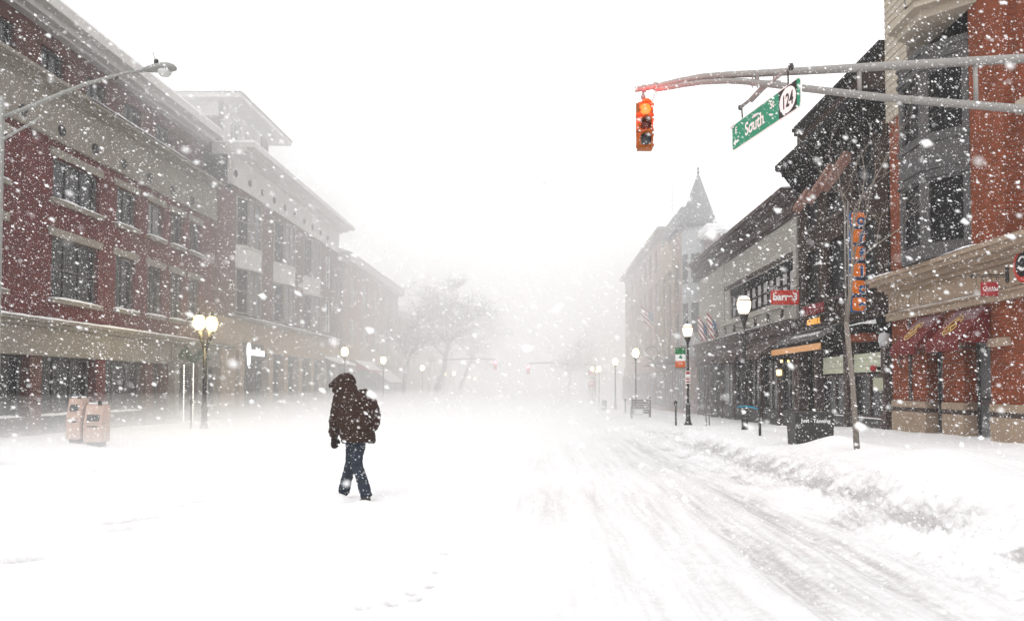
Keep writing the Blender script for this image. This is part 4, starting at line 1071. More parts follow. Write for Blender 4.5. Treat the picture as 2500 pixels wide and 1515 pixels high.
# banners on lamps
def shamrock(parent, cx, y, cz, s):
    m = MB()
    for a in (90, 210, 330):
        m.lathe((cx+s*.5*math.cos(R(a)), y, cz+s*.5*math.sin(R(a))), [(s*.42, -.002), (s*.42, .004)], 12, 'y')
    m.tube([(cx, y, cz), (cx+s*.15, y, cz-s*1.1)], s*.09, 5)
    m.build('shamrock', M_SIGNG, parent)
t = thing('lamp_banner', (5.72, 31.8, 2.6), 'green, white and orange shamrock banner on the second right lamp', 'banner')
for nm, z0, z1, mt in (('green_band', 2.79, 3.05, mat('banner_green', (.02, .17, .06), .8)), ('white_band', 2.525, 2.788, M_SIGNW), ('orange_band', 2.26, 2.523, mat('banner_orange', (.55, .13, .05), .8))):
    m = MB(); m.box(5.47, 5.88, 31.78, 31.79, z0, z1); m.build(nm, mt, t)
shamrock(t, 5.68, 31.772, 2.68, .085)
m = MB(); m.tube([(5.45, 31.8, 3.06), (5.98, 31.8, 3.06)], .012, 5); m.tube([(5.45, 31.8, 2.25), (5.98, 31.8, 2.25)], .012, 5); m.build('rods', M_IRON, t)
t = thing('parking_sign', (5.96, 31.7, 1.85), 'small white and red notice strapped to the shamrock banner lamp', 'sign')
m = MB(); m.box(5.86, 6.05, 31.69, 31.70, 1.88, 2.12); m.box(5.86, 6.05, 31.69, 31.70, 1.6, 1.86); m.build('plate', M_SIGNW, t)
m = MB(); m.box(5.88, 6.03, 31.682, 31.688, 1.98, 2.09); m.box(5.88, 6.03, 31.682, 31.688, 1.64, 1.70); m.box(5.88, 6.03, 31.682, 31.688, 1.76, 1.82); m.build('red_print', M_RED2, t)
t = thing('lamp_banner', (5.2, 83, 2.5), 'faded red and white banner on a hazy right lamp', 'banner')
for nm, z0, z1, mt in (('red_band', 2.75, 3.3, M_RED), ('white_band', 2.1, 2.748, M_SIGNW), ('lower_red_band', 1.5, 2.098, M_RED)):
    m = MB(); m.box(5.0, 5.85, 82.9, 82.93, z0, z1); m.build(nm, mt, t)
m = MB(); m.tube([(5.2+.3*k/8, 82.88, 2.45+.12*math.sin(k*1.2)) for k in range(9)], .03, 5); m.build('curl_print', M_IRON, t)

# ================================================================== mast arm with signal and street sign
k_ = 13.2/1900
def AP(px, py): return ((px-1322)*k_*1.012, 13.2, 1.45+(945-py)*k_*1.012)
t = thing('signal_mast_arm', (10.3, 13.2, 0), 'curved twin-tube grey mast arm reaching in from the right over the road', 'mast arm')
up = [AP(1550, 220), AP(1590, 213), AP(1623, 207), AP(1660, 198), AP(1714, 188), AP(1780, 183), AP(1847, 180), AP(2010, 171), AP(2161, 162), AP(2500, 143), (10.3, 13.2, 7.2)]
lo_ = [AP(1600, 219), AP(1623, 216), AP(1665, 208), AP(1714, 201), AP(1776, 198), AP(1820, 200), AP(1847, 203), AP(1958, 216), AP(2161, 240), AP(2500, 268), (10.3, 13.2, 5.95)]
m = MB(); m.tube(up, [.045, .046, .048, .05, .053, .056, .06, .068, .075, .08, .09], 14); m.build('upper_tube', M_GALV, t)
m = MB(); m.tube(lo_, [.042, .044, .045, .047, .05, .052, .054, .06, .066, .074, .08], 14); m.build('lower_tube', M_GALV, t)
for px, a, b in ((1848, 184, 201), (2098, 168, 232), (2382, 152, 257)):
    p, q = AP(px, a), AP(px, b); m = MB(); m.tube([p, q], .04, 8); m.build('strut', M_GALV, t)
m = MB(); m.lathe((10.3, 13.2, 0), [(.2, -.3), (.2, .2), (.15, .3), (.13, 4), (.11, 7.5), (.05, 7.55)], 16); m.build('pole', M_GALV, t)
m = MB(); p = AP(1572, 217); m.lathe((p[0], 13.2, p[2]), [(.055, -.035), (.062, -.03), (.062, .03), (.055, .035)], 10, 'x'); p = AP(1600, 212); m.lathe((p[0], 13.2, p[2]), [(.065, -.03), (.07, .0), (.065, .03)], 10, 'x'); m.build('clamps', M_GALV, t)
# snow blown onto the arm
t = thing('traffic_signal', (1.76, 13.2, 6.3), 'yellow three-lens traffic signal glowing red at the arm tip', 'traffic light')
sx, sz = 1.765, 6.19
root_t = t
SN = MB()
m = MB(); m.tube([(sx-.02, 13.2, 6.50), (sx-.02, 13.2, 6.36), (sx, 13.2, 6.30)], .02, 8); m.lathe((sx-.02, 13.2, 6.42), [(.02, -.04), (.04, -.02), (.04, .02), (.02, .04)], 8); m.build('hanger', M_GALV, t)
m = MB()
for k in range(8):
    a = k/7; p = (sx+.20-.06*a-.04*math.sin(a*3), 13.2, 6.50-.26*a)
    m.tube([(p[0]-.012, 13.2, p[2]), (p[0]+.012, 13.2, p[2]-.012), (p[0]-.0, 13.2, p[2]-.03)], .007, 4)
m.build('chain', M_GALV, t)
for k in range(3):
    zc = sz-.01-k*.262
    m = MB(); m.box(sx-.14, sx+.14, 13.1, 13.3, zc-.128, zc+.128); h_ = m.build('housing', M_YEL, t, bevel=.025)
    m = MB()
    for s in (-1, 1):
        for q in (-.09, .09): m.box(sx+s*.14-.012, sx+s*.14+.012, 13.12, 13.16, zc+q-.018, zc+q+.018)
    m.build('hinge', M_YEL, h_)
    # visor: open-bottomed tube
    m = MB(); n = 18; vs_ = []; fs = []
    for q in range(n+1):
        a = R(-35+250*q/n); c_, s_ = math.cos(a), math.sin(a)
        ln = .14+.05*max(0, s_)
        for rr, dy in ((.108, 0), (.112, ln), (.104, ln), (.100, 0)):
            vs_.append((sx+rr*c_, 13.098-dy, zc+rr*s_))
    for q in range(n):
        for w_ in range(3): fs.append((q*4+w_, (q+1)*4+w_, (q+1)*4+w_+1, q*4+w_+1))
    m.add(vs_, fs, True); m.build('visor', M_YEL, h_)
    lens = [emit_mat('red_lens', (1, .055, .008), 7, (.5, .05, .02)), mat('amber_lens', (.10, .025, .012), .25, .2), mat('green_lens', (.06, .065, .07), .25, .2)][k]
    m = MB(); m.lathe((sx, 13.098, zc), [(.098, 0), (.09, -.015), (.06, -.028), (.01, -.033)], 20, 'y'); m.build('lens', lens, h_)
for s in (0,):
    m = MB(); m.box(sx-.13, sx+.13, 13.11, 13.29, sz-.01-2*.262-.150, sz-.01-2*.262-.1285); m.build('bottom_cap', M_YEL, t, bevel=.008)
ld = bpy.data.lights.new('red_lens_light', 'POINT'); ld.energy = 60; ld.color = (1, .02, .01); ld.shadow_soft_size = .09
lo = bpy.data.objects.new('red_lens_light', ld); COL.objects.link(lo); lo.parent = t; lo.location = (sx-1.76, 12.82-13.2, sz-6.3+.0)

# hanging street name sign, nearly parallel with the street
t = thing('street_name_sign', (3.83, 13.4, 6.1), 'green overhead street name sign reading South St with 124 in a white oval', 'street sign')
L_, Rr_ = Vector((3.62, 14.6, 0)), Vector((4.13, 12.2, 0))
dr = (Rr_-L_); LEN = dr.length; dr.normalize(); nrm = Vector((-dr.y, dr.x, 0))
if nrm.x > 0: nrm = -nrm
ZB, ZT = 5.89, 6.40
def sp(u, z, d): p = L_+dr*u+nrm*d; return (p.x, p.y, z)
def splate(mb, u0, u1, z0, z1, d0, d1, cut=.05):
    poly = [(u0+cut, z0), (u1-cut, z0), (u1, z0+cut), (u1, z1-cut), (u1-cut, z1), (u0+cut, z1), (u0, z1-cut), (u0, z0+cut)]
    n = len(poly); vs_ = [sp(u, z, d) for d in (d0, d1) for (u, z) in poly]
    mb.add(vs_, [tuple(range(n)), tuple(range(n, 2*n))]+[(k, (k+1) % n, n+(k+1) % n, n+k) for k in range(n)])
m = MB(); splate(m, 0, LEN, ZB, ZT, 0, .012); m.build('border_plate', M_SIGNW, t)
m = MB(); splate(m, .025, LEN-.025, ZB+.025, ZT-.025, .0125, .016, .045); m.build('green_face', M_SIGNG, t)
m = MB(); splate(m, 1.76, 2.33, ZB+.026, ZT-.026, .017, .019, .001); m.build('black_square', M_SIGNK, t)
m = MB(); n = 28; zc = (ZB+ZT)/2
m.add([sp(2.045+.262*math.cos(2*math.pi*k/n), zc+.212*math.sin(2*math.pi*k/n), .0195) for k in range(n)], [tuple(range(n))]); m.build('white_oval', M_SIGNW, t)
rz = math.atan2(dr.y, dr.x)
def stext(s, size, u, z, mt, **kw):
    return text_obj(s, size, mt, t, sp(u, z, .021), (R(90), 0, rz), ext=.001, **kw)
stext('124', .31, 2.045, zc-.015, M_SIGNK, sx=.78, bold=.008)
stext('South', .33, .90, ZB+.235, M_SIGNW, bold=.006, sx=.92)
stext('St', .19, 1.54, ZB+.36, M_SIGNW, bold=.004)
stext('E', .17, .19, ZB+.35, M_SIGNW, bold=.004)
m = MB(); z_ = ZB+.14
pts = [(.07, z_), (.17, z_+.07), (.17, z_+.025), (.28, z_+.025), (.28, z_-.025), (.17, z_-.025), (.17, z_-.07)]
m.add([sp(u, z, .021) for u, z in pts], [tuple(range(7))]); m.build('arrow', M_SIGNW, t)
# wet snow stuck to the plate
m = MB()
for (u, z, r) in ((.06, ZT-.03, .07), (.13, ZT-.02, .05), (.95, ZB+.375, .045), (1.02, ZB+.37, .04), (.88, ZB+.37, .03), (1.5, ZB+.2, .03), (1.56, ZB+.18, .03), (1.48, ZT-.07, .022), (.3, ZB+.2, .02)):
    p = sp(u, z, .03); c_ = [(r*.9, -.6*r), (r, -.1*r), (r*.7, .35*r), (r*.2, .5*r)]
    m.lathe(p, [(a*.8, b) for a, b in c_], 8)
m.build('stuck_snow', M_SNOW, t)
m = MB()
for k in range(40):
    u = LEN*k/39
b_ = MB(); zb_ = 6.62
b_.tube([sp(.35, zb_, .01), sp(2.15, zb_+.04, .01)], .03, 10); b_.build('hanger_bar', M_GALV, t)
b_ = MB(); b_.tube([sp(.4, zb_, .01), sp(.42, ZT-.02, .005)], .014, 6); b_.tube([sp(2.05, zb_, .01), sp(2.05, ZT-.02, .005)], .014, 6)
b_.lathe(sp(.35, zb_, .01), [(.035, -.04), (.045, 0), (.035, .04)], 8); b_.lathe(sp(2.15, zb_+.03, .01), [(.035, -.05), (.05, 0), (.035, .05)], 8); b_.build('hangers', M_IRON, t)
b_ = MB(); b_.tube([(3.6, 13.2, 6.66), (4.1, 13.2, 6.66)], .05, 8); b_.tube([sp(.8, zb_-.02, .02), sp(1.35, zb_+.06, .02)], .05, 8)
for dx in (3.62, 3.70, 3.98): b_.tube([(dx, 13.2, 6.6), (dx, 13.15, 6.80), (dx+.02, 13.2, 6.86), (dx+.02, 13.26, 6.80), (dx+.02, 13.26, 6.6)], .010, 5)
b_.build('saddle_clamp', M_GALV, t)

# ================================================================== cobra-head street light, left edge
t = thing('cobra_street_light', (-10.85, 15.6, 0), 'cobra-head street light on a long grey arm at the upper left', 'street light')
k2 = 15.6/1900*1.014
def CP(px, py): return ((px-1322)*k2, 15.6, 1.45+(945-py)*k2)
m = MB(); m.lathe((-10.93, 15.6, 0), [(.09, -.2), (.09, .3), (.065, .4), (.055, 4), (.05, 7.3), (.03, 7.35)], 14); m.build('pole', M_ALU, t)
m = MB(); m.tube([CP(2, 292), CP(60, 270), CP(150, 232), CP(210, 208), CP(272, 190), CP(320, 178), CP(352, 175)], [.042, .04, .038, .036, .034, .032, .03], 10); m.build('arm', M_ALU, t)
m = MB(); m.tube([CP(2, 350), CP(35, 330), CP(75, 308), CP(105, 288)], [.03, .028, .026, .022], 8); m.build('brace', M_ALU, t)
hc = CP(390, 172)
m = MB(); vs_ = []
prof = [(-.34, .03, .04, .0), (-.30, .06, .055, .0), (-.2, .10, .075, .0), (-.05, .14, .10, .005), (.1, .155, .11, .01), (.22, .14, .10, .01), (.31, .10, .07, .0), (.345, .04, .03, -.005)]
n = 14; fs = []
for (u, ry, rz_, oz) in prof:
    for k in range(n):
        a = 2*math.pi*k/n; zz = math.sin(a)*rz_*(1.0 if math.sin(a) > 0 else .55)
        vs_.append((hc[0]+u, 15.6+ry*math.cos(a), hc[2]+.01+zz+oz+.06*u))
for i in range(len(prof)-1):
    for k in range(n): fs.append((i*n+k, i*n+(k+1) % n, (i+1)*n+(k+1) % n, (i+1)*n+k))
fs += [tuple(range(n)), tuple((len(prof)-1)*n+k for k in range(n))]
m.add(vs_, fs, True); hd = m.build('lamp_head', M_ALU, t)
m = MB(); m.lathe((hc[0]+.11, 15.6, hc[2]-.04), [(.02, -.10), (.09, -.085), (.13, -.03), (.135, .02)], 14); m.build('refractor', mat('cloudy_lens', (.5, .5, .48), .3, .1), hd)
m = MB(); m.lathe((hc[0]-.06, 15.6, hc[2]+.11), [(.045, -.02), (.045, .07), (.035, .10)], 10); m.tube([(hc[0]-.08, 15.6, hc[2]+.18), (hc[0]-.13, 15.6, hc[2]+.36)], .006, 5); m.build('photocell', M_IRON, hd)
m = MB(); m.tube([CP(283, 196), CP(290, 190)], .02, 6); m.tube([CP(270, 193), CP(287, 189)], .012, 5); m.build('arm_clip', M_IRON, t)

# far signals
def far_signal(px, py, Y, side, lab, arm):
    X = (px-1322)*Y/1900; Z = 1.45+(945-py)*Y/1900
    t = thing('far_traffic_signal', (X, Y, Z), lab, 'traffic light', 'far red signals over the road')
    m = MB(); m.box(X-.17, X+.17, Y, Y+.2, Z-.75, Z+.2); m.build('housing', M_RED, t, bevel=.03)
    m = MB(); m.lathe((X, Y-.01, Z), [(.15, 0), (.12, -.03)], 12, 'y'); m.build('lens', MATS.get('far_red_lens') or emit_mat('far_red_lens', (1, .04, .10), 40, (.5, .05, .05)), t)
    t2 = thing('far_mast_arm', (X+side*7, Y+.1, 0), arm, 'mast arm')
    m = MB(); m.tube([(X, Y+.1, Z+.35), (X+side*2.5, Y+.1, Z+.45), (X+side*7, Y+.1, Z+.2)], .09, 6); m.tube([(X, Y+.1, Z+.1), (X, Y+.1, Z+.4)], .03, 5); m.build('tube', M_GALV, t2)
    m = MB(); m.tube([(X+side*7, Y+.1, -1.5), (X+side*7, Y+.1, Z+.4)], .12, 8); m.build('pole', M_GALV, t2)
far_signal(1209, 885, 82, -1, 'far red signal hanging over the left lanes', 'faint mast arm reaching from the left beside the bare tree')
far_signal(1290, 895, 82, 1, 'far red signal hanging over the road centre', 'faint mast arm reaching from the right kerb')

# ================================================================== kerbside pieces, right
def newsbox(x, y, w, h, wz, wh, lab, mt, ww):
    z = hz(x, y)-.03
    t = thing('newspaper_box', (x, y, z), lab, 'newspaper box', 'newspaper boxes on the left corner')
    m = MB(); m.box(x-w/2, x+w/2, y-.2, y+.2, z+.12, z+h*.55); m.build('cabinet', mt, t, bevel=.015)
    m = MB(); m.prism([(y-.2, z+h*.555), (y+.2, z+h*.555), (y+.2, z+h), (y-.08, z+h)], 'x', x-w/2, x+w/2); m.build('hood', mt, t, bevel=.015)
    m = MB(); m.box(x-w*.33, x+w*.33, y-.16, y+.16, z-.2, z+.118); m.build('pedestal', M_IRON, t)
    a = math.atan2(.12, h*.445)
    m = MB(); m.box(x-ww/2, x+ww/2, y-.155-.02, y-.155+.0, z+h*wz, z+h*wz+wh, rot=(-a, 0, 0)); m.build('window', M_GLASS, t)
    m = MB(); m.box(x+w*.2, x+w*.36, y-.14, y-.10, z+h-.01, z+h+.10); m.box(x-w*.3, x+w*.3, y-.215, y-.203, z+h*.47, z+h*.5); m.build('coin_box', M_IRON, t)
    m = MB(); m.box(x-w/2+.02, x+w/2-.05, y-.05, y+.18, z+h+.003, z+h+.05); m.build('snow_cap', M_SNOW, t, bevel=.02)
newsbox(-11.72, 19.7, .36, 1.14, .72, .16, 'left salmon newspaper box, slimmer and with higher window', M_NEWS, .2)
newsbox(-11.26, 19.75, .47, 1.06, .6, .17, 'right salmon newspaper box, wider with a darker broad window', M_NEWS, .32)

# black lettered bin
t = thing('planter_bin', (5.78, 16.6, .2), 'square black kerbside bin with small white lettering half buried by snow', 'bin')
m = MB(); zt = .93
def frus(mb, x0, x1, y0, y1, z0, z1, tp):
    mb.add([(x0+tp, y0+tp, z0), (x1-tp, y0+tp, z0), (x1-tp, y1-tp, z0), (x0+tp, y1-tp, z0), (x0, y0, z1), (x1, y0, z1), (x1, y1, z1), (x0, y1, z1)],
           [(3, 2, 1, 0), (4, 5, 6, 7), (0, 1, 5, 4), (1, 2, 6, 5), (2, 3, 7, 6), (3, 0, 4, 7)])
frus(m, 5.37, 6.2, 16.5, 17.1, 0, .87, .03); m.build('body', M_IRON, t)
m = MB(); m.box(5.34, 6.23, 16.47, 17.13, .873, .93); m.build('rim', M_IRON, t)
text_obj('Just', .115, M_SIGNW, t, (5.58, 16.498, .745), (R(88), 0, 0), ext=.001, bold=.002)
text_obj('Tanning', .115, M_SIGNW, t, (5.93, 16.498, .735), (R(88), 0, 0), ext=.001, bold=.002)
# meters and stakes
def meter(x, y, h, r, lab, head=True, mt=None):
    z = hz(x, y)-.05
    t = thing('parking_meter', (x, y, z), lab, 'parking meter' if head else 'post', None)
    m = MB(); m.tube([(x, y, z-.1), (x-.01, y, z+h*.75)], r, 8); m.build('post', mt or M_IRON, t)
    m = MB()
    if head: m.lathe((x-.01, y, z+h*.75), [(r, 0), (r*1.7, .04), (r*1.9, .14), (r*1.5, .2), (r*.5, .24)], 10); m.build('head', M_IRON, t)
    else: m.tube([(x-.01, y, z+h*.75), (x-.03, y, z+h)], r*.8, 6); m.build('tip', mt or M_IRON, t)
meter(5.52, 19.7, 1.0, .036, 'dark parking meter just right of the nearest right lamp')
meter(5.45, 31.6, 1.1, .04, 'parking meter to the left of the banner lamp')
meter(6.2, 28.8, 1.1, .02, 'thin leaning stake between the banner lamp and the nearest right lamp', False, M_BARK2)
meter(5.6, 52, 1.1, .04, 'hazy meter left of the snowy bench')
t = thing('blue_tape', (5.6, 21.5, .9), 'strip of blue tape stretched past the nearest right lamp foot', 'tape')
m = MB(); m.tube([(5.43, 21.6, .90), (5.55, 21.6, .925), (5.7, 21.6, .92), (5.85, 21.5, .89), (5.6+.35, 21.3, .84)], [.012, .02, .022, .02, .012], 5); m.build('strip', mat('blue_tape', (.03, .25, .38), .5), t)
t = thing('bench', (5.4, 42, -.3), 'dark slatted bench crusted with snow in front of the third right lamp', 'bench')
bz = hz(5.4, 42)-.05
for k in range(6):
    m = MB(); m.box(4.9, 5.85, 42.0, 42.03, bz+.28+k*.13, bz+.28+k*.13+.10); m.build('slat', M_BROWNTRIM, t)
for k in range(4):
    m = MB(); m.box(4.9, 5.85, 42.06+k*.12, 42.16+k*.12, bz+.45, bz+.48); m.build('seat_slat', M_BROWNTRIM, t)
for x in (4.88, 5.87):
    m = MB(); m.tube([(x, 42.0, bz-.1), (x, 42.0, bz+.9), (x, 42.06, bz+1.08+(0 if x < 5 else .1)), (x, 42.14, bz+1.0)], .04, 6); m.tube([(x, 42.5, bz-.1), (x, 42.5, bz+.6), (x, 42.0, bz+.66)], .03, 6); m.build('end_frame', M_IRON, t)
m = MB(); m.box(4.95, 5.5, 41.9, 42.0, bz+.2, bz+.55); m.build('snow_lump', M_SNOW, t, bevel=.09)
t = thing('litter_bin', (5.2, 62, -.4), 'small hazy square bin far up the right pavement', 'bin')
bz = hz(5.0, 62); m = MB(); m.box(4.8, 5.2, 62, 62.4, bz-.2, bz+.72); m.build('body', M_IRON, t, bevel=.03)
m = MB(); m.box(4.78, 5.22, 61.98, 62.42, bz+.725, bz+.8); m.build('lid', M_IRON, t)
# flags
def flag(x, y, z, w, h, lab, tilt, group):
    t = thing('flag', (x, y, z), lab, 'flag', group)
    rows = 7; ny = 8
    def P3(u, v):
        return (x - w*u*math.cos(tilt) , y + .08*math.sin(u*7+v*3), z + w*u*math.sin(tilt) - h*v*(1-.25*u))
    for r in range(rows):
        m = MB()
        vs_ = [P3(i/ny, (r+j*.96)/rows) for j in (0, 1) for i in range(ny+1)]
        m.add(vs_, [(i, i+1, ny+2+i, ny+1+i) for i in range(ny)]); o = m.build('red_stripe' if r % 2 == 0 else 'white_stripe', M_RED2 if r % 2 == 0 else M_SIGNW, t)
    m = MB(); m.add([(p[0], p[1]-.03, p[2]) for p in (P3(0, 0), P3(.4, 0), P3(.4, .5), P3(0, .5))], [(0, 1, 2, 3)]); m.build('canton', M_BLUE, t)
    m = MB(); m.tube([(x+.1, y, z-.1), P3(1.05, 0)], .015, 5); m.build('staff', M_GALV, t)
flag(9.5, 42.2, 4.9, .8, 1.2, 'drooping striped flag on the cream building, the one nearer the ribbon window', R(50), 'striped flags on the right row')
flag(9.5, 44.6, 4.9, .8, 1.2, 'drooping striped flag on the cream building, the one nearer the turret', R(50), 'striped flags on the right row')
flag(9.5, 66, 7.6, 1.3, 1.4, 'hazy striped flag on the pinkish turret building', R(35), 'striped flags on the right row')

# ================================================================== trees
MINR = [.004]
def grow(mt, mb, p, d, ln, r, lv, maxlv, rnd, spread=.6, kids=(2, 4), upb=.12, n=None, droop=0):
    seg = 4 if lv < maxlv else 3
    pts = [Vector(p)]; dd = Vector(d).normalized(); rr = [r]
    for k in range(seg):
        dd = (dd + Vector((rnd.gauss(0, .13), rnd.gauss(0, .13), rnd.gauss(0, .08)+upb*.3-droop))).normalized()
        pts.append(pts[-1]+dd*ln/seg); rr.append(r*(1-.62*(k+1)/seg))
    (mt if lv == 0 else mb).tube(pts, rr, 8 if lv == 0 else (5 if lv == 1 else 3), lv < 2)
    if lv >= maxlv: return
    for k in range(rnd.randint(*kids)+(3 if lv == 0 else 0)):
        i = rnd.randint(1 if lv else 2, seg); q = pts[i]
        ax = Vector((rnd.gauss(0, 1), rnd.gauss(0, 1), rnd.gauss(0, .5))).normalized()
        nd = (dd*(1-spread*.5) + ax*spread + Vector((0, 0, upb))).normalized()
        grow(mt, mb, q, nd, ln*rnd.uniform(.5, .78), max(rr[i]*.7, MINR[0]), lv+1, maxlv, rnd, spread, kids, upb, droop=droop)
def tree(name, x, y, h, r, lab, seed, lean=(0, 0), bare=.4, maxlv=4, group=None, bark=None, kids=(3, 4), spread=.75, minr=None):
    rnd = random.Random(seed); z = hz(x, y)-.1; MINR[0] = minr or .004
    t = thing(name, (x, y, z), lab, 'tree', group)
    mt, mb = MB(), MB()
    base = Vector((x, y, z)); d = Vector((lean[0], lean[1], 1)).normalized()
    top = base+d*h*bare
    mt.tube([base, base+d*h*bare*.5+Vector((rnd.gauss(0, .03), 0, 0)), top], [r, r*.86, r*.78], 10)
    grow(mt, mb, top, d, h*.42, r*.75, 0, maxlv, rnd, spread, kids)
    mt.build('trunk', bark or M_BARK, t); mb.build('branches', bark or M_BARK, t)
    return t
tree('young_tree', 5.58, 13.8, 4.9, .055, 'slim bare young tree with pale trunk standing in front of the tavern', 21, (-.07, 0), .48, 4, bark=M_BARK2, kids=(2, 4), spread=.55)
tree('bare_tree', -12.2, 88, 14, .5, 'large spreading bare tree leaning over the left pavement', 11, (.26, -.02), .2, 5, kids=(4, 5), spread=.95, minr=.03)
tree('bare_tree', -13.5, 76, 10, .25, 'smaller bare tree just before the large leaning one', 12, (.05, 0), .25, 5, kids=(3, 4), spread=.95, minr=.026)
tree('bare_tree', -11.5, 108, 13, .4, 'faint bare tree behind the large leaning one', 13, (.15, 0), .2, 5, kids=(3, 5), spread=.95, minr=.032)
tree('bare_tree', 4.2, 118, 9, .35, 'rounded bare tree mass at the far end of the right row', 14, (-.02, 0), .2, 5, kids=(3, 5), spread=1.0, minr=.035)
tree('bare_tree', 6.8, 108, 8.5, .3, 'bare tree before the pale far block, right of the rounded one', 15, (-.05, 0), .2, 5, kids=(3, 4), spread=1.0, minr=.03)
tree('pavement_tree', 5.6, 26.5, 3.0, .02, 'thin whip sapling between the two nearest right lamps', 16, (.02, 0), .5, 3, bark=M_BARK2, kids=(2, 3), spread=.5)

# ================================================================== the walking person
PX, PY = -2.56, 10.65
PZ = -.115
person = thing('person', (PX, PY, PZ), 'hooded person in dark brown coat and blue jeans trudging across the snowy road', 'person')
CA, SA = math.cos(R(14)), math.sin(R(14))
def W(p): return (PX+p[0]*CA-p[1]*SA, PY+p[0]*SA+p[1]*CA, PZ+p[2])
def ell(mb, c, rx, ry, rz_, n=14, k=9):
    prof = []
    vs_ = []; fs = []
    for i in range(1, k):
        a = math.pi*i/k
        for j in range(n):
            b = 2*math.pi*j/n
            vs_.append(W((c[0]+rx*math.sin(a)*math.cos(b), c[1]+ry*math.sin(a)*math.sin(b), c[2]-rz_*math.cos(a))))
    for i in range(k-2):
        for j in range(n): fs.append((i*n+j, i*n+(j+1) % n, (i+1)*n+(j+1) % n, (i+1)*n+j))
    fs += [tuple(range(n))[::-1], tuple((k-2)*n+j for j in range(n))]
    mb.add(vs_, fs, True)
def loft(mb, rings, n=20):
    vs_ = []; fs = []
    for (cx, cy, cz, rx, ry, *tl) in rings:
        tz = tl[0] if tl else 0
        for j in range(n):
            b = 2*math.pi*j/n; vs_.append(W((cx+rx*math.cos(b), cy+ry*math.sin(b), cz+tz*math.cos(b))))
    for i in range(len(rings)-1):
        for j in range(n): fs.append((i*n+j, i*n+(j+1) % n, (i+1)*n+(j+1) % n, (i+1)*n+j))
    fs += [tuple(range(n))[::-1], tuple((len(rings)-1)*n+j for j in range(n))]
    mb.add(vs_, fs, True)
def limb(mb, pts, rad, n=12):
    """smooth the joints by resampling"""
    P_ = [Vector(p) for p in pts]; out = []; ro = []
    for i in range(len(P_)-1):
        for k in range(6):
            t_ = k/6
            p0 = P_[max(i-1, 0)]; p1 = P_[i]; p2 = P_[i+1]; p3 = P_[min(i+2, len(P_)-1)]
            q = .5*((2*p1)+(p2-p0)*t_+(2*p0-5*p1+4*p2-p3)*t_*t_+(3*p1-p0-3*p2+p3)*t_**3)
            out.append(W(q)); ro.append(rad[i]+(rad[i+1]-rad[i])*t_)
    out.append(W(P_[-1])); ro.append(rad[-1])
    mb.tube(out, ro, n)
def remesh(mb, name, mt, parent, vox=.012, wr=0.0, fr=9, smooth=6):
    o = mb.build(name+'_raw', mt, None, origin=Vector((PX, PY, PZ)))
    md = o.modifiers.new('r', 'REMESH'); md.mode = 'VOXEL'; md.voxel_size = vox
    ms = o.modifiers.new('s', 'SMOOTH'); ms.iterations = smooth; ms.factor = .5
    dg = bpy.context.evaluated_depsgraph_get()
    me = bpy.data.meshes.new_from_object(o.evaluated_get(dg))
    bpy.data.objects.remove(o)
    if wr:
        N = [v.normal.copy() for v in me.vertices]
        for v, nn in zip(me.vertices, N):
            c = v.co
            w = mnoise.noise((c.x*fr, c.y*fr, c.z*fr*1.9)) + .6*mnoise.noise((c.x*fr*2.2+5, c.y*fr*2.2, c.z*fr*5))
            v.co = c + nn*wr*w
    me.polygons.foreach_set('use_smooth', [True]*len(me.polygons))
    me.materials.clear(); me.materials.append(mt); me.name = name
    r = bpy.data.objects.new(name, me); COL.objects.link(r); r.parent = parent
    return r
SL, EL_, WL = (-.185, .13, 1.42), (-.245, .08, 1.13), (-.262, .20, .90)
SR, ER_, WR = (.165, .03, 1.43), (.262, -.08, 1.16), (.20, .06, .96)
HL, KL, AL = (-.01, .03, .92), (-.035, .16, .53), (-.130, .30, .12)
HR, KR, AR = (.07, 0, .92), (.040, -.03, .53), (.165, -.18, .08)
def hand(mb, w, s, curl):
    """palm, four bent fingers and a thumb, below the wrist w"""
    w = Vector(w)
    limb(mb, [w, w+Vector((.0, .015, -.05)), w+Vector((.0, .03, -.085))], [.03, .042, .036], 8)
    for k in range(4):
        b = w+Vector((.0+.0*s, .005+.018*k, -.08)); ln = (.075, .082, .078, .06)[k]
        b = w+Vector((-.03+.02*k, .03, -.082))
        limb(mb, [b, b+Vector((0, .012*curl, -ln*.45)), b+Vector((.008, .04*curl, -ln*.8)), b+Vector((.012, .06*curl, -ln*.9))], [.0125, .012, .011, .009], 6)
    b = w+Vector((.03, .02, -.04)); limb(mb, [b, b+Vector((.025, .02, -.035)), b+Vector((.028, .03, -.06))], [.015, .014, .011], 6)
m = MB()   # the body, one continuous mesh
loft(m, [(.03, .0, .86, .15, .11), (.03, .0, .95, .16, .12), (.02, .02, 1.1, .14, .11), (.0, .06, 1.3, .17, .12), (-.01, .09, 1.42, .17, .10), (-.04, .12, 1.48, .07, .07), (-.08, .17, 1.53, .055, .055)])
ell(m, (-.14, .24, 1.60), .085, .105, .115); ell(m, (-.165, .335, 1.575), .014, .025, .02)
for s in (-1, 1): ell(m, (-.14+s*.085, .23, 1.60), .012, .02, .03)
limb(m, [SL, EL_, WL], [.06, .045, .03]); limb(m, [SR, ER_, WR], [.06, .045, .03])
hand(m, WL, -1, 1); hand(m, WR, 1, 1)
limb(m, [HL, KL, AL], [.09, .06, .042]); limb(m, [HR, KR, AR], [.09, .06, .042])
limb(m, [AL, (-.14, .32, .05), (-.19, .42, .03)], [.045, .045, .03]); limb(m, [AR, (.16, -.12, .04), (.125, .02, .02)], [.045, .045, .03])
remesh(m, 'body', M_SKIN, person, .009, smooth=2)
m = MB()   # coat
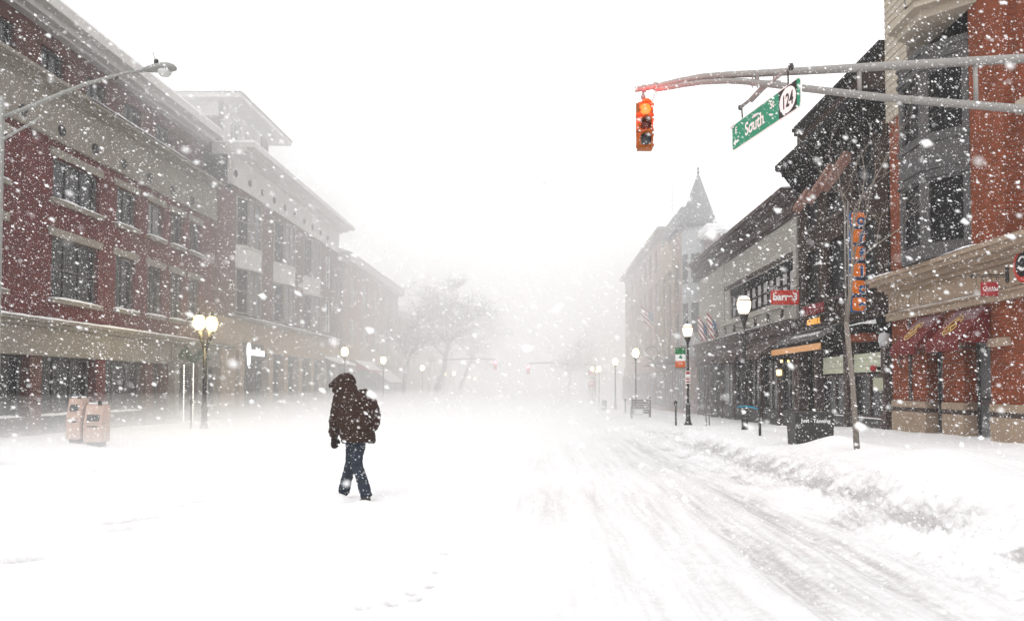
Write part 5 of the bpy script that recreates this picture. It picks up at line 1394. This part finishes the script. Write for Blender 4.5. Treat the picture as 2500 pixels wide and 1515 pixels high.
loft(m, [(.04, .0, .815, .21, .17), (.04, 0, .83, .22, .175), (.03, 0, .93, .225, .17), (.02, .0, 1.08, .24, .175), (.015, .02, 1.2, .245, .18), (.005, .05, 1.32, .222, .175), (-.01, .075, 1.41, .19, .15), (-.025, .1, 1.47, .14, .12), (-.055, .14, 1.53, .09, .09)])
limb(m, [(-.15, .11, 1.43), SL, EL_, (-.27, .20, .88)], [.085, .098, .088, .062]); limb(m, [(.10, .05, 1.43), SR, ER_, (.215, .05, .97)], [.09, .105, .10, .075])
limb(m, [(.21, -.07, 1.00), (.235, -.02, .90), (.235, .0, .80)], [.065, .06, .045], 8)
limb(m, [(-.10, .05, .92), (-.125, .03, .84), (-.13, .02, .80)], [.06, .05, .03], 8)
ell(m, (.08, -.045, 1.32), .155, .14, .16); ell(m, (.12, -.05, 1.18), .145, .12, .15)
co_ = remesh(m, 'coat', M_COAT, person, .012, wr=.015, fr=7, smooth=4)
m = MB()   # hood
ell(m, (-.115, .20, 1.635), .145, .16, .135)
loft(m, [(.0, .08, 1.43, .11, .10), (-.04, .11, 1.52, .10, .11), (-.08, .15, 1.6, .11, .12)])
loft(m, [(-.05, .13, 1.46, .12, .11), (-.07, .15, 1.53, .115, .12), (-.11, .18, 1.6, .115, .13)])
loft(m, [(-.13, .26, 1.60, .12, .115, .02), (-.19, .33, 1.59, .085, .09, .03), (-.215, .36, 1.58, .07, .07, .03)], 16)
ell(m, (-.215, .25, 1.60), .10, .10, .105); ell(m, (-.285, .29, 1.585), .065, .07, .055); ell(m, (-.20, .21, 1.53), .10, .11, .075)
h_ = remesh(m, 'hood', M_COAT, person, .011, wr=.006, fr=10, smooth=4)
m = MB(); m.tube([W((-.15+.12*math.cos(a)*.9+.05, .06+.04*math.sin(a), 1.545+.025*math.sin(a*1.2))) for a in np.linspace(2.7, .5, 10)], .010, 6); m.build('snow_crease', M_SNOW, h_)
m = MB(); hand(m, WL, -1, 1); limb(m, [(-.27, .19, .93), WL], [.04, .035], 8)
gl = remesh(m, 'glove', M_GLOVE, person, .006, smooth=1)
wl_ = Vector(W(WL))-Vector((PX, PY, PZ)); gl.data.transform(Matrix.Translation(wl_) @ Matrix.Scale(1.18, 4) @ Matrix.Translation(-wl_))
m = MB()   # jeans
loft(m, [(.03, 0, .84, .13, .115), (.03, 0, .95, .15, .13)]); 
limb(m, [(-.01, .03, .90), (-.015, .10, .72), KL, (-.10, .25, .25), (-.130, .31, .10)], [.105, .10, .078, .078, .082])
limb(m, [(.075, 0, .90), (.05, -.01, .72), KR, (.12, -.12, .28), (.168, -.185, .09)], [.105, .10, .08, .078, .082])
remesh(m, 'jeans', M_JEANS, person, .011, wr=.008, fr=11, smooth=4)
for nm, A_, T_ in (('boot', AL, (-.19, .42, .03)), ('boot', AR, (.11, .03, .0))):
    m = MB(); limb(m, [(A_[0], A_[1], A_[2]+.05), (A_[0], A_[1], A_[2]-.02), (A_[0]*.6+T_[0]*.4, A_[1]*.6+T_[1]*.4, .035), T_], [.06, .062, .05, .038], 10)
    m.tube([W((A_[0], A_[1]-.03, A_[2]-.03)), W((T_[0], T_[1], T_[2]))], .045, 8)
    remesh(m, nm, M_BOOT, person, .01, smooth=2)
# snow stuck to the back of the coat
m = MB(); rnd = random.Random(3)
cb = co_.data; vs_ = [v for v in cb.vertices if v.normal.y < .1 and rnd.random() < .03]
for v in vs_:
    if mnoise.noise((v.co.x*6, v.co.y*6, v.co.z*6)) < -.05: continue
    s = rnd.uniform(.001, .0035); p = v.co+v.normal*.002
    m.box(PX+p.x-s*1.4, PX+p.x+s*1.4, PY+p.y-s*.6, PY+p.y+s*.6, PZ+p.z-s*.7, PZ+p.z+s*.7, rot=(rnd.random()*3, rnd.random()*3, rnd.random()*3))
m.build('snow_flecks', M_FLAKE, co_, origin=Vector((PX, PY, PZ)))

# ================================================================== falling snow
def snowfall():
    # a wedge of air ahead of the street corner; small irregular clumps, longer along the gust
    co = []; tri = []; off = 0
    for N, d0, d1, shape in ((80000, .55, 8.5, 6), (400000, 8.5, 24, 4)):
        u = rng.random(N); pw = 2.9
        d = (d0**pw + u*(d1**pw-d0**pw))**(1/pw); n = N
        x = (rng.random(n)*2-1)*(1.02*d+.4); z = 1.45 + (rng.random(n)*(.83*d+.5) - .38*d - .2)
        ok = z > -.1; x, d, z = x[ok], d[ok], z[ok]; n = len(d)
        s = rng.lognormal(math.log(.0020), .5, n)
        big = rng.random(n) < .028; s[big] *= 2.4
        if shape == 6:
            lump = (d > 1.0) & (d < 3.5) & (rng.random(n) < .022)
        s = np.minimum(s, .003+.0009*d)
        if shape == 6: s[lump] = .0045+.007*rng.random(int(lump.sum()))
        if shape == 6:
            base = np.array([(1, 0, 0), (-1, 0, 0), (0, 1, 0), (0, -1, 0), (0, 0, 1), (0, 0, -1)], float)
            F = np.array([(0, 2, 4), (2, 1, 4), (1, 3, 4), (3, 0, 4), (2, 0, 5), (1, 2, 5), (3, 1, 5), (0, 3, 5)])
        else:
            base = np.array([(1, 1, 1), (1, -1, -1), (-1, 1, -1), (-1, -1, 1)], float)*.75
            F = np.array([(0, 1, 2), (0, 3, 1), (0, 2, 3), (1, 3, 2)])
        V = base[None]*(.6+.9*rng.random((n, shape, 1)))
        q = rng.normal(size=(n, 4)); q /= np.linalg.norm(q, axis=1)[:, None]
        w, a, b, c = q.T
        Rm = np.stack([1-2*(b*b+c*c), 2*(a*b-c*w), 2*(a*c+b*w), 2*(a*b+c*w), 1-2*(a*a+c*c), 2*(b*c-a*w), 2*(a*c-b*w), 2*(b*c+a*w), 1-2*(a*a+b*b)], 1).reshape(n, 3, 3)
        V = np.einsum('nij,nkj->nki', Rm, V)
        gust = np.array([.90, .0, -.43]); al = V@gust
        V = V + al[..., None]*gust*.8
        V = V*s[:, None, None] + np.stack([x, d, z], 1)[:, None, :]
        co.append(V.reshape(-1, 3)); tri.append((F[None]+shape*np.arange(n)[:, None, None]).reshape(-1, 3)+off); off += n*shape
    co = np.concatenate(co); T = np.concatenate(tri)
    me = bpy.data.meshes.new('snowfall')
    me.vertices.add(len(co)); me.vertices.foreach_set('co', co.reshape(-1))
    me.loops.add(T.size); me.loops.foreach_set('vertex_index', T.ravel().astype(np.int32))
    me.polygons.add(len(T)); me.polygons.foreach_set('loop_start', np.arange(0, T.size, 3, dtype=np.int32)); me.polygons.foreach_set('loop_total', np.full(len(T), 3, np.int32))
    me.update()
    me.materials.append(M_FLAKE)
    o = bpy.data.objects.new('snowfall', me); COL.objects.link(o)
    tag(o, 'falling snowflakes filling the air over the whole street', 'snow', kind='stuff')
snowfall()

# ================================================================== haze
def air_box(name, x0, x1, y0, y1, z0, z1, dens, col=(1, 1, 1)):
    m, n, l, p = new_mat(name); n.remove(p)
    v = n.new('ShaderNodeVolumePrincipled'); v.inputs['Color'].default_value = (*col, 1)
    v.inputs['Density'].default_value = dens; v.inputs['Anisotropy'].default_value = .0
    l.new(v.outputs[0], n['Material Output'].inputs['Volume'])
    b = MB(); b.box(x0, x1, y0, y1, z0, z1)
    o = b.build(name, m, None, kind='stuff'); return o
air_box('haze', -540, 540, -60, 560, -3.5, 20, HAZE_DENSITY)
def air_prism(name, poly, z0, z1, dens, label, col=(1, 1, 1)):
    m, n, l, p = new_mat(name); n.remove(p)
    v = n.new('ShaderNodeVolumePrincipled'); v.inputs['Color'].default_value = (*col, 1)
    v.inputs['Density'].default_value = dens
    l.new(v.outputs[0], n['Material Output'].inputs['Volume'])
    b = MB(); b.prism(poly, 'z', z0, z1); return b.build(name, m, None, kind='stuff', label=label)
air_prism('blowing_snow', [(-220, 20.5), (-30.3, 20.5), (30, 44), (220, 60), (220, 550), (-220, 550)], -3.4, 19.8, .027, 'denser curtain of blowing snow further up the street')
air_prism('blowing_snow', [(-45, 24), (-13.5, 30), (-13.2, 80), (-45, 80)], 12.6, 19.7, .05, 'spindrift blowing off the roofs of the left row')
for k, (zt, dn) in enumerate(((1.25, .010), (1.05, .014), (.82, .018), (.6, .024), (.38, .035), (.2, .05))):
    air_box('drifting_snow', -60+k, 3.2-.35*k, 15.5-.4*k, 540-k, -3.3+.02*k, zt, dn)['label'] = 'layer of ground drift blown low over the left side of the road'
